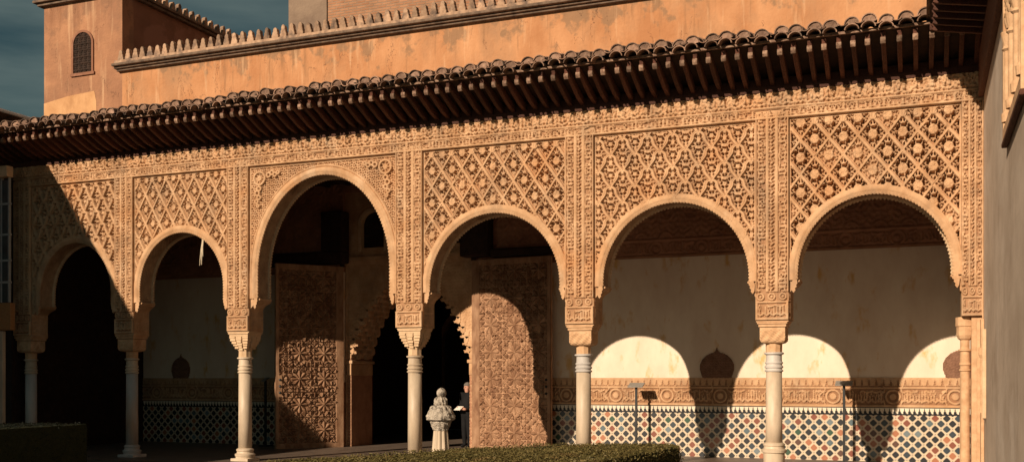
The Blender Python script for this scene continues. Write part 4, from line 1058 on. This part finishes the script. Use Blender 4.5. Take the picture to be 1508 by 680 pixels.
# ------------------------------------------------------------------ person in the doorway
def skin_body(name, verts, edges, radii, mt_, parent, root=0, sub=2):
    me = bpy.data.meshes.new(name); me.from_pydata(verts, edges, []); me.update(); me.materials.append(mt_)
    o = bpy.data.objects.new(name, me); COL.objects.link(o); o.parent = parent
    sk = o.modifiers.new('skin', 'SKIN'); sk.use_smooth_shade = True
    for i, r in enumerate(radii):
        d = me.skin_vertices[0].data[i]; d.radius = (r, r) if not isinstance(r, tuple) else r; d.use_root = (i == root)
    s_ = o.modifiers.new('sub', 'SUBSURF'); s_.levels = sub; s_.render_levels = sub
    return o
YPn = 5.0; xp = ax(688, YPn)
pe = thing('person', 'person in a black coat standing in the dark doorway holding a white sheet', 'person', (xp, YPn, .06), math.radians(-25)); pe.scale = (.93, .93, .93)
V = [(0,0,.82),(0,0,1.02),(0,0,1.22),(0,-.0,1.31),(.14,0,1.26),(.20,.01,1.02),(.16,-.16,.92),(-.14,0,1.26),(-.21,.01,1.02),(-.15,-.17,.93),(.08,0,.76),(.09,-.01,.42),(.09,0,.07),(.10,-.11,.04),(-.08,0,.76),(-.09,-.01,.42),(-.09,0,.07),(-.10,-.11,.04)]
E = [(0,1),(1,2),(2,3),(2,4),(4,5),(5,6),(2,7),(7,8),(8,9),(0,10),(10,11),(11,12),(12,13),(0,14),(14,15),(15,16),(16,17)]
R_ = [.15,.15,.16,.07,.075,.055,.04,.075,.055,.04,.10,.075,.05,.04,.10,.075,.05,.04]
skin_body('body', V, E, R_, M['coat'], pe)
skin_body('head', [(0,0,1.28),(0,-.005,1.36),(0,-.01,1.42),(0,-.008,1.49)], [(0,1),(1,2),(2,3)], [.05,.055,(.085,.075),(.075,.07)], M['skin'], pe, 0)
hr = MB(); vs = []; fs = []
for i in range(7):
    th = PI*.5*i/6
    for k in range(14):
        a_ = 2*PI*k/14; vs.append((.088*math.sin(th)*math.cos(a_), .018+.095*math.sin(th)*math.sin(a_), 1.475+.085*math.cos(th)-(.05 if math.sin(a_) > 0 else 0)*math.sin(th)))
for i in range(6):
    for k in range(14): fs.append((i*14+k, (i+1)*14+k, (i+1)*14+(k+1) % 14, i*14+(k+1) % 14))
hr.add(vs, fs).build('hair', M['hair'], pe, smooth=True)
MB().add([(.0, -.098, 1.43), (-.012, -.085, 1.405), (.012, -.085, 1.405), (0, -.112, 1.408), (0, -.07, 1.40)], [(0, 1, 3), (0, 3, 2), (1, 4, 3), (3, 4, 2)]).build('nose', M['skin'], pe)
ey = MB()
for s_ in (-1, 1): ey.lathe([(.0, 1.436), (.012, 1.44), (.012, 1.448), (0, 1.452)], s_*.03, -.078, 8)
ey.build('eyes', M['iron'], pe)
for s_ in (-1, 1):
    hnd = MB().tube([(s_*.155, -.165, .92), (s_*.13, -.20, .925), (s_*.11, -.225, .93)], [.028, .034, .026], 8)
    for q in range(4): hnd.tube([(s_*(.125-.012*q), -.215, .915+.015*q), (s_*(.10-.012*q), -.25, .915+.016*q), (s_*(.075-.010*q), -.262, .92+.015*q)], [.009, .008, .006], 6)
    hnd.tube([(s_*.12, -.20, .95), (s_*.10, -.225, .975), (s_*.085, -.24, .975)], [.011, .010, .007], 6)
    hnd.build('hand', M['skin'], pe, smooth=True)
tag(MB().box(-.10, .10, -.004, .004, -.07, .07).build('paper_sheet', M['paper']), 'white sheet of paper held by the person in black', 'paper')
o = bpy.data.objects['paper_sheet']; mtx = Matrix.Translation((xp, YPn, .06)) @ Matrix.Rotation(math.radians(-25), 4, 'Z') @ Matrix.Scale(.93, 4)
o.location = mtx @ Vector((0, -.262, .945)); o.rotation_euler = (math.radians(-55), 0, math.radians(-25))

# ------------------------------------------------------------------ hedges
def cam_pt(px, py, Z):
    zc = FPX*(EYE-Z)/(py-558); xc = (px-754)/FPX*zc
    fx, fy = -math.sin(YAW), math.cos(YAW); rx, ry = math.cos(YAW), math.sin(YAW)
    return (fx*zc+rx*xc, -CAM_D+fy*zc+ry*xc)
def hedge(name, label, poly, Z, nleaf, mt_, seed):
    random.seed(seed)
    t_ = thing('myrtle_hedge', label, 'hedge', (0, 0, 0), 0, None)
    n = len(poly)
    # core
    MB().prism(poly, lambda x, y, t: (x, y, .0 if t == 0 else Z-.03)).build('inner_growth', M['hedge'], t_)
    xs = [p[0] for p in poly]; ys = [p[1] for p in poly]
    def inp(x, y):
        c_ = False; j = n-1
        for i in range(n):
            if (poly[i][1] > y) != (poly[j][1] > y) and x < (poly[j][0]-poly[i][0])*(y-poly[i][1])/(poly[j][1]-poly[i][1])+poly[i][0]: c_ = not c_
            j = i
        return c_
    P = []
    while len(P) < nleaf:
        x = random.uniform(min(xs), max(xs)); y = random.uniform(min(ys), max(ys))
        if inp(x, y): P.append((x, y, Z-.02+random.gauss(0, .007)+.018*math.sin(x*3.1)*math.sin(y*2.3), 0))
    per = [math.dist(poly[i], poly[(i+1) % n]) for i in range(n)]; tot = sum(per)
    ns = int(nleaf*.9)
    for i in range(n):
        for k in range(int(ns*per[i]/tot)):
            u = random.random(); a_, b_ = poly[i], poly[(i+1) % n]
            x = a_[0]+(b_[0]-a_[0])*u; y = a_[1]+(b_[1]-a_[1])*u
            P.append((x+random.gauss(0, .02), y+random.gauss(0, .02), random.uniform(.05, Z), 1))
    m = len(P); A = np.array([p[:3] for p in P]); side = np.array([p[3] for p in P])
    rng = np.random.RandomState(seed)
    nrm = rng.normal(size=(m, 3))*.5; nrm[:, 2] += np.where(side == 0, 1.2, .3); nrm /= np.linalg.norm(nrm, axis=1)[:, None]
    t1 = np.cross(nrm, rng.normal(size=(m, 3))); t1 /= np.linalg.norm(t1, axis=1)[:, None]; t2 = np.cross(nrm, t1)
    L_ = rng.uniform(.009, .018, (m, 1)); W_ = L_*.42
    V_ = np.stack([A-t1*L_, A+t2*W_, A+t1*L_, A-t2*W_], 1).reshape(-1, 3)
    me = bpy.data.meshes.new('foliage'); me.vertices.add(len(V_)); me.vertices.foreach_set('co', V_.astype(np.float32).ravel())
    me.loops.add(len(V_)); me.loops.foreach_set('vertex_index', np.arange(len(V_), dtype=np.int32))
    me.polygons.add(m); me.polygons.foreach_set('loop_start', np.arange(0, 4*m, 4, dtype=np.int32)); me.polygons.foreach_set('loop_total', np.full(m, 4, dtype=np.int32))
    me.update(calc_edges=True); me.materials.append(mt_)
    o = bpy.data.objects.new('foliage', me); COL.objects.link(o); o.parent = t_
ZH = .92
pl = [cam_pt(*p, ZH) for p in ((330, 684), (400, 678), (612, 662), (810, 651.5), (985, 651.5), (1000, 656), (830, 681), (650, 720), (300, 745))]
hedge('h', 'clipped myrtle hedge with sunlit flat top in the foreground', pl, ZH, 110000, M['leaf'], 3)
zl = .92
p1 = cam_pt(-40, 621, zl); p2 = cam_pt(128, 621, zl)
pl2 = [p1, p2, (p2[0]+.2, p2[1]-2.6), (p1[0]-.5, p1[1]-2.6)]
hedge('h', 'shaded clipped hedge in the lower left corner in front of the first column', pl2, zl, 14000, M['leaf_shade'], 5)
